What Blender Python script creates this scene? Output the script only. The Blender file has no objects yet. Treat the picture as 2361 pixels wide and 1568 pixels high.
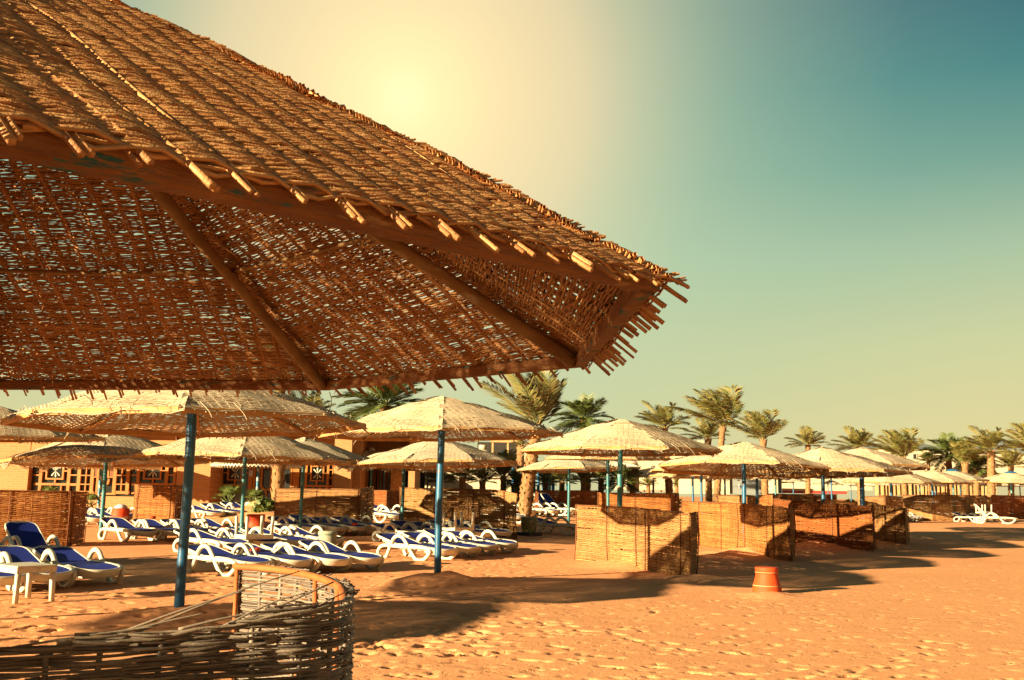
import bpy, math, random
import numpy as np
from mathutils import Vector, Matrix
S = bpy.context.scene
COL = S.collection
R_ = random.Random(7)
PI = math.pi
# ------------------------------------------------------------------ camera
F = 2300.0; CX = 1180.0; CY = 784.0; HC = 1.41; YH = 1138.0; ROLL = 0.016   # measured on the photo at 2360 px width
PITCH = math.atan((YH - CY) / F)
cam = bpy.data.cameras.new('camera'); cam.sensor_width = 36; cam.lens = F / 2360 * 36
cam.clip_start = 0.05; cam.clip_end = 9000
co = bpy.data.objects.new('camera', cam); COL.objects.link(co); S.camera = co
_f = Vector((0, math.cos(PITCH), math.sin(PITCH))); _u = Vector((0, -math.sin(PITCH), math.cos(PITCH))); _r = Vector((1, 0, 0))
_c, _s = math.cos(ROLL), math.sin(ROLL)
rr = _c * _r + _s * _u; uu = -_s * _r + _c * _u
co.matrix_world = Matrix(((rr.x, uu.x, -_f.x, 0), (rr.y, uu.y, -_f.y, 0), (rr.z, uu.z, -_f.z, HC), (0, 0, 0, 1)))
# ------------------------------------------------------------------ light
S.view_settings.view_transform = 'Standard'; S.view_settings.look = 'None'
S.view_settings.exposure = 1.9; S.view_settings.gamma = 1
S.view_settings.use_curve_mapping = False
SUN_EL = math.radians(12.0); SUN_AZ = math.radians(38.0)     # shadows run right and away from the viewer
sdir = Vector((math.cos(SUN_AZ) * math.cos(SUN_EL), math.sin(SUN_AZ) * math.cos(SUN_EL), -math.sin(SUN_EL)))
sl = bpy.data.lights.new('sun', 'SUN'); sl.energy = 5.0; sl.angle = math.radians(0.55); sl.color = (1.0, 0.80, 0.48)
so = bpy.data.objects.new('sun', sl); COL.objects.link(so)
so.rotation_euler = sdir.to_track_quat('-Z', 'Y').to_euler()
W = bpy.data.worlds.new('World'); S.world = W; W.use_nodes = True
nt = W.node_tree; nt.nodes.clear()
def nd(t, **k):
    n = nt.nodes.new(t)
    for a, b in k.items(): setattr(n, a, b)
    return n
def lk(a, b): nt.links.new(a, b)
def mth(op, a, b=None):
    n = nd('ShaderNodeMath', operation=op)
    for i, v in enumerate((a, b)):
        if v is None: continue
        if isinstance(v, (int, float)): n.inputs[i].default_value = v
        else: lk(v, n.inputs[i])
    return n.outputs[0]
def ramp(fac, pts):
    n = nd('ShaderNodeValToRGB'); e = n.color_ramp.elements
    while len(e) < len(pts): e.new(0.5)
    for q, (p, c) in zip(e, pts):
        q.position = p; q.color = (c[0], c[1], c[2], 1) if not isinstance(c, (int, float)) else (c, c, c, 1)
    lk(fac, n.inputs[0]); return n.outputs[0]
out = nd('ShaderNodeOutputWorld'); bg = nd('ShaderNodeBackground'); bg.inputs[1].default_value = 0.1
sky = nd('ShaderNodeTexSky', sky_type='NISHITA'); sky.sun_disc = False
sky.sun_elevation = SUN_EL; sky.sun_rotation = math.atan2(-sdir.x, -sdir.y); sky.dust_density = 4
tc = nd('ShaderNodeTexCoord'); nrm = nd('ShaderNodeVectorMath', operation='NORMALIZE'); lk(tc.outputs['Generated'], nrm.inputs[0])
sep = nd('ShaderNodeSeparateXYZ'); lk(nrm.outputs[0], sep.inputs[0])
def ray(px, py):
    x = px - CX; y = py - CY; x, y = _c * x + _s * y, -_s * x + _c * y
    return _r * (x / F) + _f - _u * (y / F)
gdir = ray(930, 225).normalized()
dot = nd('ShaderNodeVectorMath', operation='DOT_PRODUCT'); lk(nrm.outputs[0], dot.inputs[0]); dot.inputs[1].default_value = gdir
ang = mth('DIVIDE', mth('ARCCOSINE', dot.outputs['Value']), PI)       # 0..1 = 0..180 deg from the glow
base = ramp(sep.outputs[2], [(0, (.78, .64, .30)), (.06, (.80, .69, .32)), (.146, (.65, .66, .345)), (.228, (.42, .555, .36)),
                             (.306, (.165, .35, .285)), (.378, (.040, .20, .22)), (.444, (.011, .10, .165)), (.62, (.010, .055, .09)), (1, (.02, .05, .07))])
away = ramp(ang, [(0, 1.0), (.20, 1.0), (.42, .70), (1, .60)])
gf = ramp(ang, [(0, 1), (.012, .985), (.03, .96), (.055, .86), (.085, .64), (.115, .42), (.15, .22), (.19, .09), (.27, 0)])
gc = ramp(ang, [(0, (1.2, 1.06, .56)), (.012, (1.10, .94, .48)), (.03, (1.04, .83, .44)), (.055, (.93, .77, .44)), (.075, (.70, .72, .43)), (.10, (.50, .65, .42)), (.15, (.36, .59, .41))])
def mix(fac, a, b, bt='MIX'):
    n = nd('ShaderNodeMix', data_type='RGBA', blend_type=bt)
    for i, v in zip((0, 6, 7), (fac, a, b)):
        if isinstance(v, (int, float)): n.inputs[i].default_value = v
        elif isinstance(v, tuple): n.inputs[i].default_value = (*v, 1)
        else: lk(v, n.inputs[i])
    return n.outputs[2]
g1 = mix(1.0, base, away, 'MULTIPLY')
g2 = mix(gf, g1, gc)
g3 = nd('ShaderNodeVectorMath', operation='SCALE'); lk(g2, g3.inputs[0]); g3.inputs[3].default_value = 2.68
s2 = nd('ShaderNodeVectorMath', operation='SCALE'); lk(sky.outputs[0], s2.inputs[0]); s2.inputs[3].default_value = 0.004
ad = nd('ShaderNodeVectorMath', operation='ADD'); lk(g3.outputs[0], ad.inputs[0]); lk(s2.outputs[0], ad.inputs[1])
lk(ad.outputs[0], bg.inputs[0]); lk(bg.outputs[0], out.inputs[0])
S.cycles.max_bounces = 6; S.cycles.diffuse_bounces = 3; S.cycles.glossy_bounces = 2; S.cycles.use_denoising = True
# ------------------------------------------------------------------ placing helpers
def sm(a, b, x): t = np.clip((np.asarray(x, float) - a) / (b - a), 0, 1); return t * t * (3 - 2 * t)
def zg(x, y): return 0.42 * sm(27, 46, y)        # the beach rises gently towards the back
def at(px, py, D):                      # the point at depth D metres in front of the viewer
    d = ray(px, py); t = D / d.y; return Vector((0, 0, HC)) + d * t
def G(px, py, z=None):                  # the ground point
    d = ray(px, py); zz = 0.0 if z is None else z
    for _ in range(12):
        t = (zz - HC) / d.z; p = Vector((0, 0, HC)) + d * t
        if z is not None: break
        zz = 0.5 * zz + 0.5 * float(zg(p.x, p.y))
    return p
# ------------------------------------------------------------------ materials
def new_mat(name):
    m = bpy.data.materials.new(name); m.use_nodes = True
    global nt
    nt = m.node_tree; nt.nodes.clear()
    o = nd('ShaderNodeOutputMaterial'); b = nd('ShaderNodeBsdfPrincipled'); lk(b.outputs[0], o.inputs[0])
    return m, b
def noise(scale, detail=4, rough=.6, vec=None, dist=0):
    n = nd('ShaderNodeTexNoise'); n.inputs['Scale'].default_value = scale; n.inputs['Detail'].default_value = detail
    n.inputs['Roughness'].default_value = rough; n.inputs['Distortion'].default_value = dist
    if vec is not None: lk(vec, n.inputs['Vector'])
    return n.outputs['Fac']
def objvec(sx=1, sy=1, sz=1):
    t = nd('ShaderNodeTexCoord'); m = nd('ShaderNodeMapping'); m.inputs['Scale'].default_value = (sx, sy, sz)
    lk(t.outputs['Object'], m.inputs[0]); return m.outputs[0]
def bump(b, h, strength, dist=.01):
    n = nd('ShaderNodeBump'); n.inputs['Strength'].default_value = strength; n.inputs['Distance'].default_value = dist
    lk(h, n.inputs['Height']); lk(n.outputs[0], b.inputs['Normal'])
def M_simple(name, c1, c2, scale=8, rough=.7, bmp=0, spec=.3, stretch=(1, 1, 1), lo=.35, hi=.65, patches=None):
    m, b = new_mat(name); v = objvec(*stretch); f = noise(scale, 5, .6, v)
    c = ramp(f, [(lo, c1), (hi, c2)])
    for (pc, ps, plo, phi) in (patches or []):
        c = mix(ramp(noise(ps, 5, .65, v), [(plo, 0.0), (phi, 1.0)]), c, pc)
    lk(c, b.inputs['Base Color']); b.inputs['Roughness'].default_value = rough; b.inputs['Specular IOR Level'].default_value = spec
    if bmp: bump(b, noise(scale * 4, 4, .6, v), bmp)
    return m
def M_wicker(name, cs, rough=.75, gscale=1.5, spec=.25, trans=0):
    """every twig its own tone, plus broad weathering"""
    m, b = new_mat(name); g = nd('ShaderNodeNewGeometry'); v = objvec()
    c = ramp(g.outputs['Random Per Island'], [(i / (len(cs) - 1), q) for i, q in enumerate(cs)])
    w = ramp(noise(gscale, 4, .6, v), [(.3, (.66, .63, .60)), (.7, (1, 1, 1))])
    c = mix(1.0, c, w, 'MULTIPLY')
    c = mix(ramp(noise(60, 3, .6, v), [(.35, .0), (.75, .35)]), c, (cs[0][0] * .55, cs[0][1] * .5, cs[0][2] * .45))
    lk(c, b.inputs['Base Color']); b.inputs['Roughness'].default_value = rough; b.inputs['Specular IOR Level'].default_value = spec
    bump(b, noise(140, 3, .6, v), .35, .004)
    return m
MT = {}
MT['near_wicker'] = M_wicker('near_wicker', [(.37, .155, .05), (.58, .265, .088), (.68, .34, .12), (.48, .205, .068), (.78, .45, .18)], .6, 2.0, .45)
MT['top_wicker'] = M_wicker('top_wicker', [(.44, .34, .22), (.57, .45, .30), (.62, .50, .34), (.51, .39, .25)], .85, .9)
MT['top_wicker_grey'] = M_wicker('top_wicker_grey', [(.38, .31, .22), (.50, .42, .30), (.54, .46, .33), (.44, .36, .255)], .85, .9)
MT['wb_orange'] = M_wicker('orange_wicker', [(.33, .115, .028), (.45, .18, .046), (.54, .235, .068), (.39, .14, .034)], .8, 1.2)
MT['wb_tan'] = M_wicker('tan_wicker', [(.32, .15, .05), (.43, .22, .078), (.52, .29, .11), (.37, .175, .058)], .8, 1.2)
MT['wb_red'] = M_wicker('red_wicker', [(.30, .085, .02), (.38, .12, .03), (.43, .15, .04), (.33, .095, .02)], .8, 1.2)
MT['wb_grey'] = M_wicker('grey_wicker', [(.13, .10, .08), (.24, .19, .145), (.34, .27, .195), (.19, .145, .11)], .6, 2.5, .4)
MT['beam'] = M_simple('beam_wood', (.30, .13, .045), (.20, .08, .028), 5, .7, .5, .3, (1, 1, 6), patches=[((.03, .12, .11), 7, .60, .66), ((.42, .24, .10), 11, .62, .75)])
MT['rafter'] = M_simple('rafter_wood', (.40, .24, .10), (.26, .14, .055), 6, .7, .5, .3, patches=[((.04, .13, .12), 9, .64, .70)])
MT['lath'] = M_simple('lath_wood', (.50, .27, .09), (.38, .19, .06), 4, .7, .3)
MT['pole'] = M_simple('pole_paint', (.006, .075, .165), (.009, .10, .19), 2.5, .42, .25, .5, patches=[((.02, .045, .07), 26, .60, .66), ((.16, .06, .025), 9, .63, .67), ((.10, .20, .22), 14, .62, .68)])
MT['pole_teal'] = M_simple('pole_paint_teal', (.014, .115, .135), (.022, .15, .15), 3, .45, .25, .5, patches=[((.36, .34, .22), 10, .61, .65), ((.20, .07, .025), 8, .63, .66), ((.01, .05, .07), 22, .62, .67)])
MT['white'] = M_simple('white_plastic', (.62, .56, .42), (.56, .50, .37), 3, .36, 0, .5, patches=[((.42, .36, .25), 7, .56, .72)])
MT['blue'] = M_simple('blue_sling', (.010, .022, .19), (.013, .028, .23), 3, .8, .2, .2)
MT['terracotta'] = M_simple('terracotta', (.58, .065, .009), (.48, .05, .007), 5, .65, .2, .3, patches=[((.60, .38, .20), 7, .66, .72)])
MT['palm_trunk'] = M_simple('palm_trunk', (.34, .18, .075), (.20, .105, .045), 7, .9, .8, .2)
MT['post'] = M_simple('rusty_post', (.20, .075, .025), (.14, .05, .018), 9, .8, .3, .3)
MT['rust'] = M_simple('rust_tube', (.42, .12, .03), (.30, .085, .02), 9, .75, .4, .3)
MT['wall_white'] = M_simple('white_wall', (.50, .42, .28), (.46, .385, .255), .6, .9, .1)
MT['wall_pink'] = M_simple('pink_wall', (.42, .27, .19), (.38, .24, .17), .6, .9, .1)
MT['roof_grey'] = M_simple('grey_roof', (.20, .22, .20), (.15, .17, .165), 1.2, .85, .2)
MT['frame'] = M_simple('orange_wood', (.42, .165, .035), (.34, .125, .026), 3, .6, .2)
MT['dark'] = M_simple('shade_black', (.02, .017, .013), (.03, .024, .018), 2, .8)  # near-black colour in place of shade inside openings and under the pergola
MT['glass'] = M_simple('window_glass', (.018, .02, .018), (.028, .03, .026), 1, .06, 0, .6)
MT['redpaint'] = M_simple('red_paint', (.36, .05, .035), (.30, .04, .03), 3, .6)
MT['bluepaint'] = M_simple('blue_paint', (.02, .12, .26), (.03, .15, .30), 3, .5)
MT['door'] = M_simple('brown_door', (.20, .065, .018), (.15, .05, .014), 4, .6)
MT['wood'] = M_simple('pale_wood', (.46, .29, .13), (.36, .22, .09), 3, .8, .3)
MT['grey'] = M_simple('grey_steel', (.23, .25, .23), (.19, .21, .195), 2, .5)
MT['darkmetal'] = M_simple('dark_metal', (.03, .035, .035), (.045, .045, .045), 4, .5)
MT['mosaic'] = M_simple('mosaic_drum', (.10, .13, .045), (.30, .24, .08), 16, .5, .3, .4, patches=[((.03, .06, .05), 11, .55, .6)])
MT['paper'] = M_simple('paper', (.42, .45, .50), (.40, .43, .48), 3, .8)
MT['stone'] = M_simple('painted_concrete', (.34, .32, .22), (.26, .26, .18), 5, .8, .3, .3, patches=[((.10, .20, .17), 5, .58, .66)])
MT['signwhite'] = M_simple('sign_white', (.36, .40, .36), (.32, .36, .33), 3, .7)
MT['cone'] = M_simple('cone', (.45, .37, .24), (.38, .31, .2), 2, .9, .3)
MT['tube'] = M_simple('slide_blue', (.01, .05, .09), (.015, .07, .12), 2, .3)
MT['green'] = M_simple('slide_green', (.04, .20, .03), (.05, .24, .04), 2, .4)
def M_leaf(name, cs):
    m, b = new_mat(name); g = nd('ShaderNodeNewGeometry')
    c = ramp(g.outputs['Random Per Island'], [(i / (len(cs) - 1), q) for i, q in enumerate(cs)])
    lk(c, b.inputs['Base Color']); b.inputs['Roughness'].default_value = .55
    return m
MT['leaf_dark'] = M_leaf('palm_leaf_dark', [(.04, .07, .012), (.075, .105, .02), (.13, .135, .03), (.05, .085, .016)])
MT['leaf_mid'] = M_leaf('palm_leaf_mid', [(.08, .10, .018), (.14, .15, .03), (.20, .17, .045), (.27, .17, .05), (.11, .13, .022)])
MT['leaf_pale'] = M_leaf('palm_leaf_pale', [(.09, .11, .025), (.15, .15, .04), (.23, .17, .055), (.12, .13, .03), (.27, .15, .055)])
MT['leaf_bush'] = M_leaf('bush_leaf', [(.05, .09, .012), (.09, .12, .02), (.13, .15, .03), (.04, .07, .012)])
def M_brick():
    m, b = new_mat('yellow_brick'); t = nd('ShaderNodeTexCoord'); mp = nd('ShaderNodeMapping')
    mp.inputs['Rotation'].default_value = (PI / 2, 0, 0); lk(t.outputs['Object'], mp.inputs[0])
    k = nd('ShaderNodeTexBrick'); lk(mp.outputs[0], k.inputs[0])
    k.inputs['Color1'].default_value = (.40, .18, .066, 1); k.inputs['Color2'].default_value = (.34, .145, .05, 1)
    k.inputs['Mortar'].default_value = (.42, .22, .095, 1); k.inputs['Scale'].default_value = 1
    k.inputs['Brick Width'].default_value = .42; k.inputs['Row Height'].default_value = .11; k.inputs['Mortar Size'].default_value = .012
    c = mix(ramp(noise(.8, 5, .6, objvec()), [(.35, 0.0), (.7, .5)]), k.outputs[0], (.42, .21, .08))
    lk(c, b.inputs['Base Color']); b.inputs['Roughness'].default_value = .9; bump(b, k.outputs['Fac'], -.4, .02)
    return m
MT['brick'] = M_brick()
def M_stripe():
    m, b = new_mat('striped_pole'); t = nd('ShaderNodeTexCoord'); w = nd('ShaderNodeTexWave', wave_type='BANDS', bands_direction='DIAGONAL')
    lk(t.outputs['Object'], w.inputs[0]); w.inputs['Scale'].default_value = 1.6; w.inputs['Distortion'].default_value = .5
    c = ramp(w.outputs['Fac'], [(.78, (.02, .15, .25)), (.82, (.42, .42, .34))])
    lk(c, b.inputs['Base Color']); b.inputs['Roughness'].default_value = .45
    return m
MT['stripe'] = M_stripe()
def M_sand():
    m, b = new_mat('sand'); t = nd('ShaderNodeTexCoord'); v = t.outputs['Object']
    c = ramp(noise(.35, 5, .6, v), [(.3, (.80, .335, .14)), (.7, (.88, .39, .165))])
    c = mix(ramp(noise(3.5, 5, .65, v), [(.35, 0.0), (.7, .55)]), c, (.64, .27, .105))
    c = mix(ramp(noise(55, 3, .7, v), [(.42, 0.0), (.72, .7)]), c, (.84, .44, .215))
    c = mix(ramp(noise(23, 3, .7, v), [(.62, 0.0), (.70, .6)]), c, (.30, .12, .045))  # dark specks painted in for the shade of dents too small to model
    lk(c, b.inputs['Base Color']); b.inputs['Roughness'].default_value = .95; b.inputs['Specular IOR Level'].default_value = .1
    pit = ramp(noise(9, 2, .5, v, .6), [(.30, 0.0), (.37, 1.0)]); pit2 = ramp(noise(17, 2, .5, v, .8), [(.30, 0.0), (.36, 1.0)])
    h = mth('ADD', mth('ADD', noise(28, 5, .65, v), mth('MULTIPLY', noise(160, 3, .6, v), .4)), mth('ADD', mth('MULTIPLY', pit, 1.3), mth('MULTIPLY', pit2, .8)))
    bump(b, h, .30, .02)
    return m
MT['sand'] = M_sand()
# ------------------------------------------------------------------ mesh helpers
class MB:
    def __init__(s): s.V = []; s.Q = []; s.T = []; s.n = 0
    def add(s, v, q=None, t=None):
        v = np.asarray(v, float).reshape(-1, 3); s.V.append(v)
        if q is not None and len(q): s.Q.append(np.asarray(q, int) + s.n)
        if t is not None and len(t): s.T.append(np.asarray(t, int) + s.n)
        s.n += len(v)
    def mesh(s, name, mat, smooth=True):
        me = bpy.data.meshes.new(name); v = np.concatenate(s.V)
        q = np.concatenate(s.Q) if s.Q else np.zeros((0, 4), int); t = np.concatenate(s.T) if s.T else np.zeros((0, 3), int)
        me.vertices.add(len(v)); me.vertices.foreach_set('co', v.ravel())
        me.loops.add(len(q) * 4 + len(t) * 3); me.loops.foreach_set('vertex_index', np.concatenate([q.ravel(), t.ravel()]))
        me.polygons.add(len(q) + len(t))
        me.polygons.foreach_set('loop_start', np.concatenate([np.arange(len(q)) * 4, len(q) * 4 + np.arange(len(t)) * 3]))
        me.polygons.foreach_set('use_smooth', np.full(len(q) + len(t), smooth))
        me.update(calc_edges=True); me.validate()
        if mat is not None: me.materials.append(MT[mat] if isinstance(mat, str) else mat)
        return me
    def build(s, name, mat, parent=None, smooth=True, loc=None):
        return link(name, s.mesh(name, mat, smooth), parent, loc)
    def box(s, a, b, rot=None, org=None):
        x0, y0, z0 = a; x1, y1, z1 = b
        v = np.array([(x0, y0, z0), (x1, y0, z0), (x1, y1, z0), (x0, y1, z0), (x0, y0, z1), (x1, y0, z1), (x1, y1, z1), (x0, y1, z1)], float)
        if rot is not None: v = v @ np.array(rot).T
        if org is not None: v = v + np.array(org)
        s.add(v, [(0, 3, 2, 1), (4, 5, 6, 7), (0, 1, 5, 4), (1, 2, 6, 5), (2, 3, 7, 6), (3, 0, 4, 7)])
    def tube(s, P, r, n=8, cap=True, up=None, flat=None):
        P = np.asarray(P, float); N = len(P); r = np.broadcast_to(np.asarray(r, float), (N,))
        T = np.gradient(P, axis=0); T /= np.linalg.norm(T, axis=1)[:, None] + 1e-12
        ref = np.array(up if up is not None else ((0, 0, 1) if abs(T[:, 2].mean()) < .9 else (1, 0, 0)), float)
        A = np.cross(T, ref); A /= np.linalg.norm(A, axis=1)[:, None] + 1e-12; B = np.cross(A, T)
        th = np.arange(n) * 2 * PI / n + PI / n
        fx, fy = (1, 1) if flat is None else flat
        ring = P[:, None] + r[:, None, None] * (np.cos(th)[None, :, None] * A[:, None] * fx + np.sin(th)[None, :, None] * B[:, None] * fy)
        i = np.arange(N - 1)[:, None] * n; j = np.arange(n)[None]; k = (j + 1) % n
        q = np.stack([i + j, i + k, i + n + k, i + n + j], -1).reshape(-1, 4)
        v = ring.reshape(-1, 3)
        if cap:
            v = np.vstack([v, P[0], P[-1]]); c0 = N * n
            t = [(c0, (a + 1) % n, a) for a in range(n)] + [(c0 + 1, (N - 1) * n + a, (N - 1) * n + (a + 1) % n) for a in range(n)]
            s.add(v, q, t)
        else: s.add(v, q)
    def sweep(s, P, prof, side, cap=True):
        """profile (w along `side`, h across it in the path plane)"""
        P = np.asarray(P, float); N = len(P); T = np.gradient(P, axis=0); T /= np.linalg.norm(T, axis=1)[:, None] + 1e-12
        A = np.broadcast_to(np.array(side, float), T.shape); B = np.cross(A, T)
        pr = np.asarray(prof, float); n = len(pr)
        v = (P[:, None] + pr[None, :, 0, None] * A[:, None] + pr[None, :, 1, None] * B[:, None]).reshape(-1, 3)
        i = np.arange(N - 1)[:, None] * n; j = np.arange(n)[None]; k = (j + 1) % n
        q = np.stack([i + j, i + k, i + n + k, i + n + j], -1).reshape(-1, 4)
        t = []
        if cap:
            v = np.vstack([v, P[0], P[-1]]); c0 = N * n
            t = [(c0, (a + 1) % n, a) for a in range(n)] + [(c0 + 1, (N - 1) * n + a, (N - 1) * n + (a + 1) % n) for a in range(n)]
        s.add(v, q, t)
    def lathe(s, prof, n=24, org=(0, 0, 0)):
        pr = np.asarray(prof, float); N = len(pr); th = np.arange(n) * 2 * PI / n
        v = np.stack([pr[:, 0, None] * np.cos(th), pr[:, 0, None] * np.sin(th), np.broadcast_to(pr[:, 1, None], (N, n))], -1).reshape(-1, 3) + np.array(org)
        i = np.arange(N - 1)[:, None] * n; j = np.arange(n)[None]; k = (j + 1) % n
        s.add(v, np.stack([i + j, i + k, i + n + k, i + n + j], -1).reshape(-1, 4))
def link(name, me, parent=None, loc=None):
    o = bpy.data.objects.new(name, me); COL.objects.link(o)
    if parent is not None: o.parent = parent
    if loc is not None: o.location = loc
    return o
def tag(o, label=None, cat=None, group=None, kind=None):
    for k, v in (('label', label), ('category', cat), ('group', group), ('kind', kind)):
        if v: o[k] = v
    return o
def thing(name, label, cat, loc, rz=0, group=None):
    o = link(name, None, None, loc); o.rotation_euler = (0, 0, rz); return tag(o, label, cat, group)
def copy_tree(o, parent=None):
    c = o.copy(); COL.objects.link(c)
    if parent is not None: c.parent = parent
    for ch in KIDS.get(o, []): copy_tree(ch, c)
    return c
KIDS = {}
def reg(root):
    """remember the children once, so that copying stays fast"""
    ch = [o for o in COL.objects if o.parent == root]
    KIDS[root] = ch
    for q in ch: reg(q)
RR = lambda w, h, c: [(-w + c, -h), (w - c, -h), (w, -h + c), (w, h - c), (w - c, h), (-w + c, h), (-w, h - c), (-w, -h + c)]
def smooth_path(P, n=6):
    """Catmull-Rom through the points"""
    P = np.asarray(P, float); E = np.vstack([2 * P[0] - P[1], P, 2 * P[-1] - P[-2]]); o = []
    for i in range(1, len(E) - 2):
        for t in np.arange(n) / n:
            a, b, c, d = E[i - 1], E[i], E[i + 1], E[i + 2]
            o.append(.5 * (2 * b + (c - a) * t + (2 * a - 5 * b + 4 * c - d) * t * t + (3 * b - a - 3 * c + d) * t ** 3))
    o.append(P[-1]); return np.array(o)
def weave(mb, surf, v0, v1, urange, pitch, ws, rw, rh, amp, plen, rng, drop=0.0, jit=.25, gap=0.0, du=None, sides=4, wob=.16, over=0.0):
    """wefts woven over and under warps spaced ws: strands of finite twigs following surf(u, v)"""
    v = v0; row = 0; du = du or ws / 2
    while v < v1:
        ua, ub = urange(v)
        u = ua - rng.random() * plen[0] * .6
        first = True
        while u < ub:
            L = plen[0] + rng.random() * (plen[1] - plen[0]); a = max(u, ua); b = min(u + L, ub + over)
            u = u + L - over + gap * rng.random()
            if b - a < du * .8 or rng.random() < drop: continue
            n = max(3, int((b - a) / du) + 1); U = np.linspace(a, b, n)
            ph = rng.random() * 6.28
            V = v + pitch * (jit * (rng.random() - .5) * 2 + wob * np.sin(U * (1.5 + rng.random() * 3) + ph))
            N_off = amp * np.cos(PI * U / ws + PI * row) * (.75 + .5 * rng.random()) + amp * .4 * (rng.random() - .5)
            P, nn = surf(U, V)
            P = P + nn * N_off[:, None]
            T = np.gradient(P, axis=0); T /= np.linalg.norm(T, axis=1)[:, None] + 1e-12
            A = np.cross(nn, T); A /= np.linalg.norm(A, axis=1)[:, None] + 1e-12
            k = .72 + .56 * rng.random(); tp = 1 - .35 * np.linspace(0, 1, n) * rng.random()
            th = np.arange(sides) * 2 * PI / sides
            ring = P[:, None] + (k * tp)[:, None, None] * (rw * np.cos(th)[None, :, None] * A[:, None] + rh * np.sin(th)[None, :, None] * nn[:, None])
            i = np.arange(n - 1)[:, None] * sides; j = np.arange(sides)[None]; kk = (j + 1) % sides
            mb.add(ring.reshape(-1, 3), np.stack([i + j, i + kk, i + sides + kk, i + sides + j], -1).reshape(-1, 4))
        v += pitch; row += 1
# ------------------------------------------------------------------ sand
def terrain():
    rng = np.random.default_rng(3)
    xs = [-7.0]
    while xs[-1] < 10.5: xs.append(xs[-1] + .034)
    st = .05
    while xs[-1] < 3500: xs.append(xs[-1] + st); st *= 1.10
    st = .05; lo = [-7.0]
    while lo[-1] > -3500: lo.append(lo[-1] - st); st *= 1.10
    xs = np.array(lo[:0:-1] + xs)
    ys = [7.0]
    while ys[-1] < 62: ys.append(ys[-1] + .0030 * ys[-1])
    st = .25
    while ys[-1] < 6000: ys.append(ys[-1] + st); st *= 1.10
    st = .05; lo = [7.0]
    while lo[-1] > -3500: lo.append(lo[-1] - st); st *= 1.14
    ys = np.array(lo[:0:-1] + ys)
    X, Y = np.meshgrid(xs, ys)
    Z = zg(X, Y)
    def vn(cx, cy, amp):
        a = (xs / cx); b = (ys / cy); ia = np.floor(a).astype(int); ib = np.floor(b).astype(int)
        fa = a - ia; fb = b - ib; fa = fa * fa * (3 - 2 * fa); fb = fb * fb * (3 - 2 * fb)
        T = rng.random((512, 512)) - .5
        g = lambda i, j: T[np.ix_(j % 512, i % 512)]
        return amp * ((g(ia, ib) * (1 - fa) + g(ia + 1, ib) * fa) * (1 - fb)[:, None] + (g(ia, ib + 1) * (1 - fa) + g(ia + 1, ib + 1) * fa) * fb[:, None])
    near = 1 - sm(40, 80, np.hypot(X, Y))
    right = sm(-1.5, 2.5, X - (Y - 12) * .12)                     # raked smoother sand to the right, trodden to the left
    Z = Z + near * (vn(3.1, 3.1, .030) + vn(1.2, 1.2, .010))
    Z = Z + near * (1.0 - .62 * right) * (vn(.43, .38, .008) + vn(.19, .17, .006) + vn(.09, .08, .005))
    Z = Z + near * right * (vn(.9, .16, .004))                    # faint combed lines
    def dent(cx, cy, rx, ry, a, dep):
        m = max(rx, ry) * 2.2
        i0, i1 = np.searchsorted(xs, (cx - m, cx + m)); j0, j1 = np.searchsorted(ys, (cy - m, cy + m))
        if i1 - i0 < 2 or j1 - j0 < 2: return
        x = X[j0:j1, i0:i1] - cx; y = Y[j0:j1, i0:i1] - cy; c, s = math.cos(a), math.sin(a)
        r = np.sqrt(((c * x + s * y) / rx) ** 2 + ((-s * x + c * y) / ry) ** 2)
        Z[j0:j1, i0:i1] += -dep * np.clip(1 - r ** 3, 0, 1) + dep * .16 * np.exp(-((r - 1.25) / .28) ** 2)
    for k in range(1500):                                        # scattered prints on the open sand
        y = 7.2 + 17 * rng.random() ** 1.5; x = -1.5 + (y * .62 + 1.5) * rng.random()
        q = .03 + .04 * rng.random()
        dent(x, y, q * (1 + .7 * rng.random()), q * .7, rng.random() * PI, .008 + .016 * rng.random())
    for k in range(1500):                                        # dense tracks on the left
        y = 9 + 20 * rng.random() ** 1.2; x = -.55 * y + (.55 * y + .5) * rng.random()
        q = .04 + .06 * rng.random()
        dent(x, y, q * (1 + .8 * rng.random()), q * .75, rng.random() * PI, .012 + .020 * rng.random())
    for k in range(5):                                           # lines of walkers
        x = 0 + rng.random() * 7; y = 7.5 + rng.random() * 6; a = rng.random() * 2 * PI
        for i in range(26):
            x += math.cos(a) * .36; y += math.sin(a) * .36; a += (rng.random() - .5) * .25
            o = (.08 if i % 2 else -.08)
            dent(x - math.sin(a) * o, y + math.cos(a) * o, .12, .05, a, .03)
    for (px, py, r, h) in [(1008, 1343, .55, .15), (413, 1412, .35, .07), (1429, 1305, .6, .12), (1718, 1278, .8, .14), (1900, 1262, .9, .16), (640, 1192, 2.2, .42), (600, 1190, 1.4, .22), (1600, 1338, .7, .10), (1767, 1374, .45, .05)]:
        p = G(px, py); Z += h * np.exp(-((X - p.x) ** 2 + (Y - p.y) ** 2 * .7) / r ** 2) * (1 + .35 * vn(.3, .25, 2.0))
    n, m = X.shape
    j, i = np.meshgrid(np.arange(n - 1), np.arange(m - 1), indexing='ij'); a = j * m + i
    mb = MB(); mb.add(np.stack([X, Y, Z], -1).reshape(-1, 3), np.stack([a, a + 1, a + m + 1, a + m], -1).reshape(-1, 4))
    o = mb.build('sand', 'sand'); tag(o, kind='structure'); o['label'] = 'orange beach sand full of footprints'
terrain()
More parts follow.
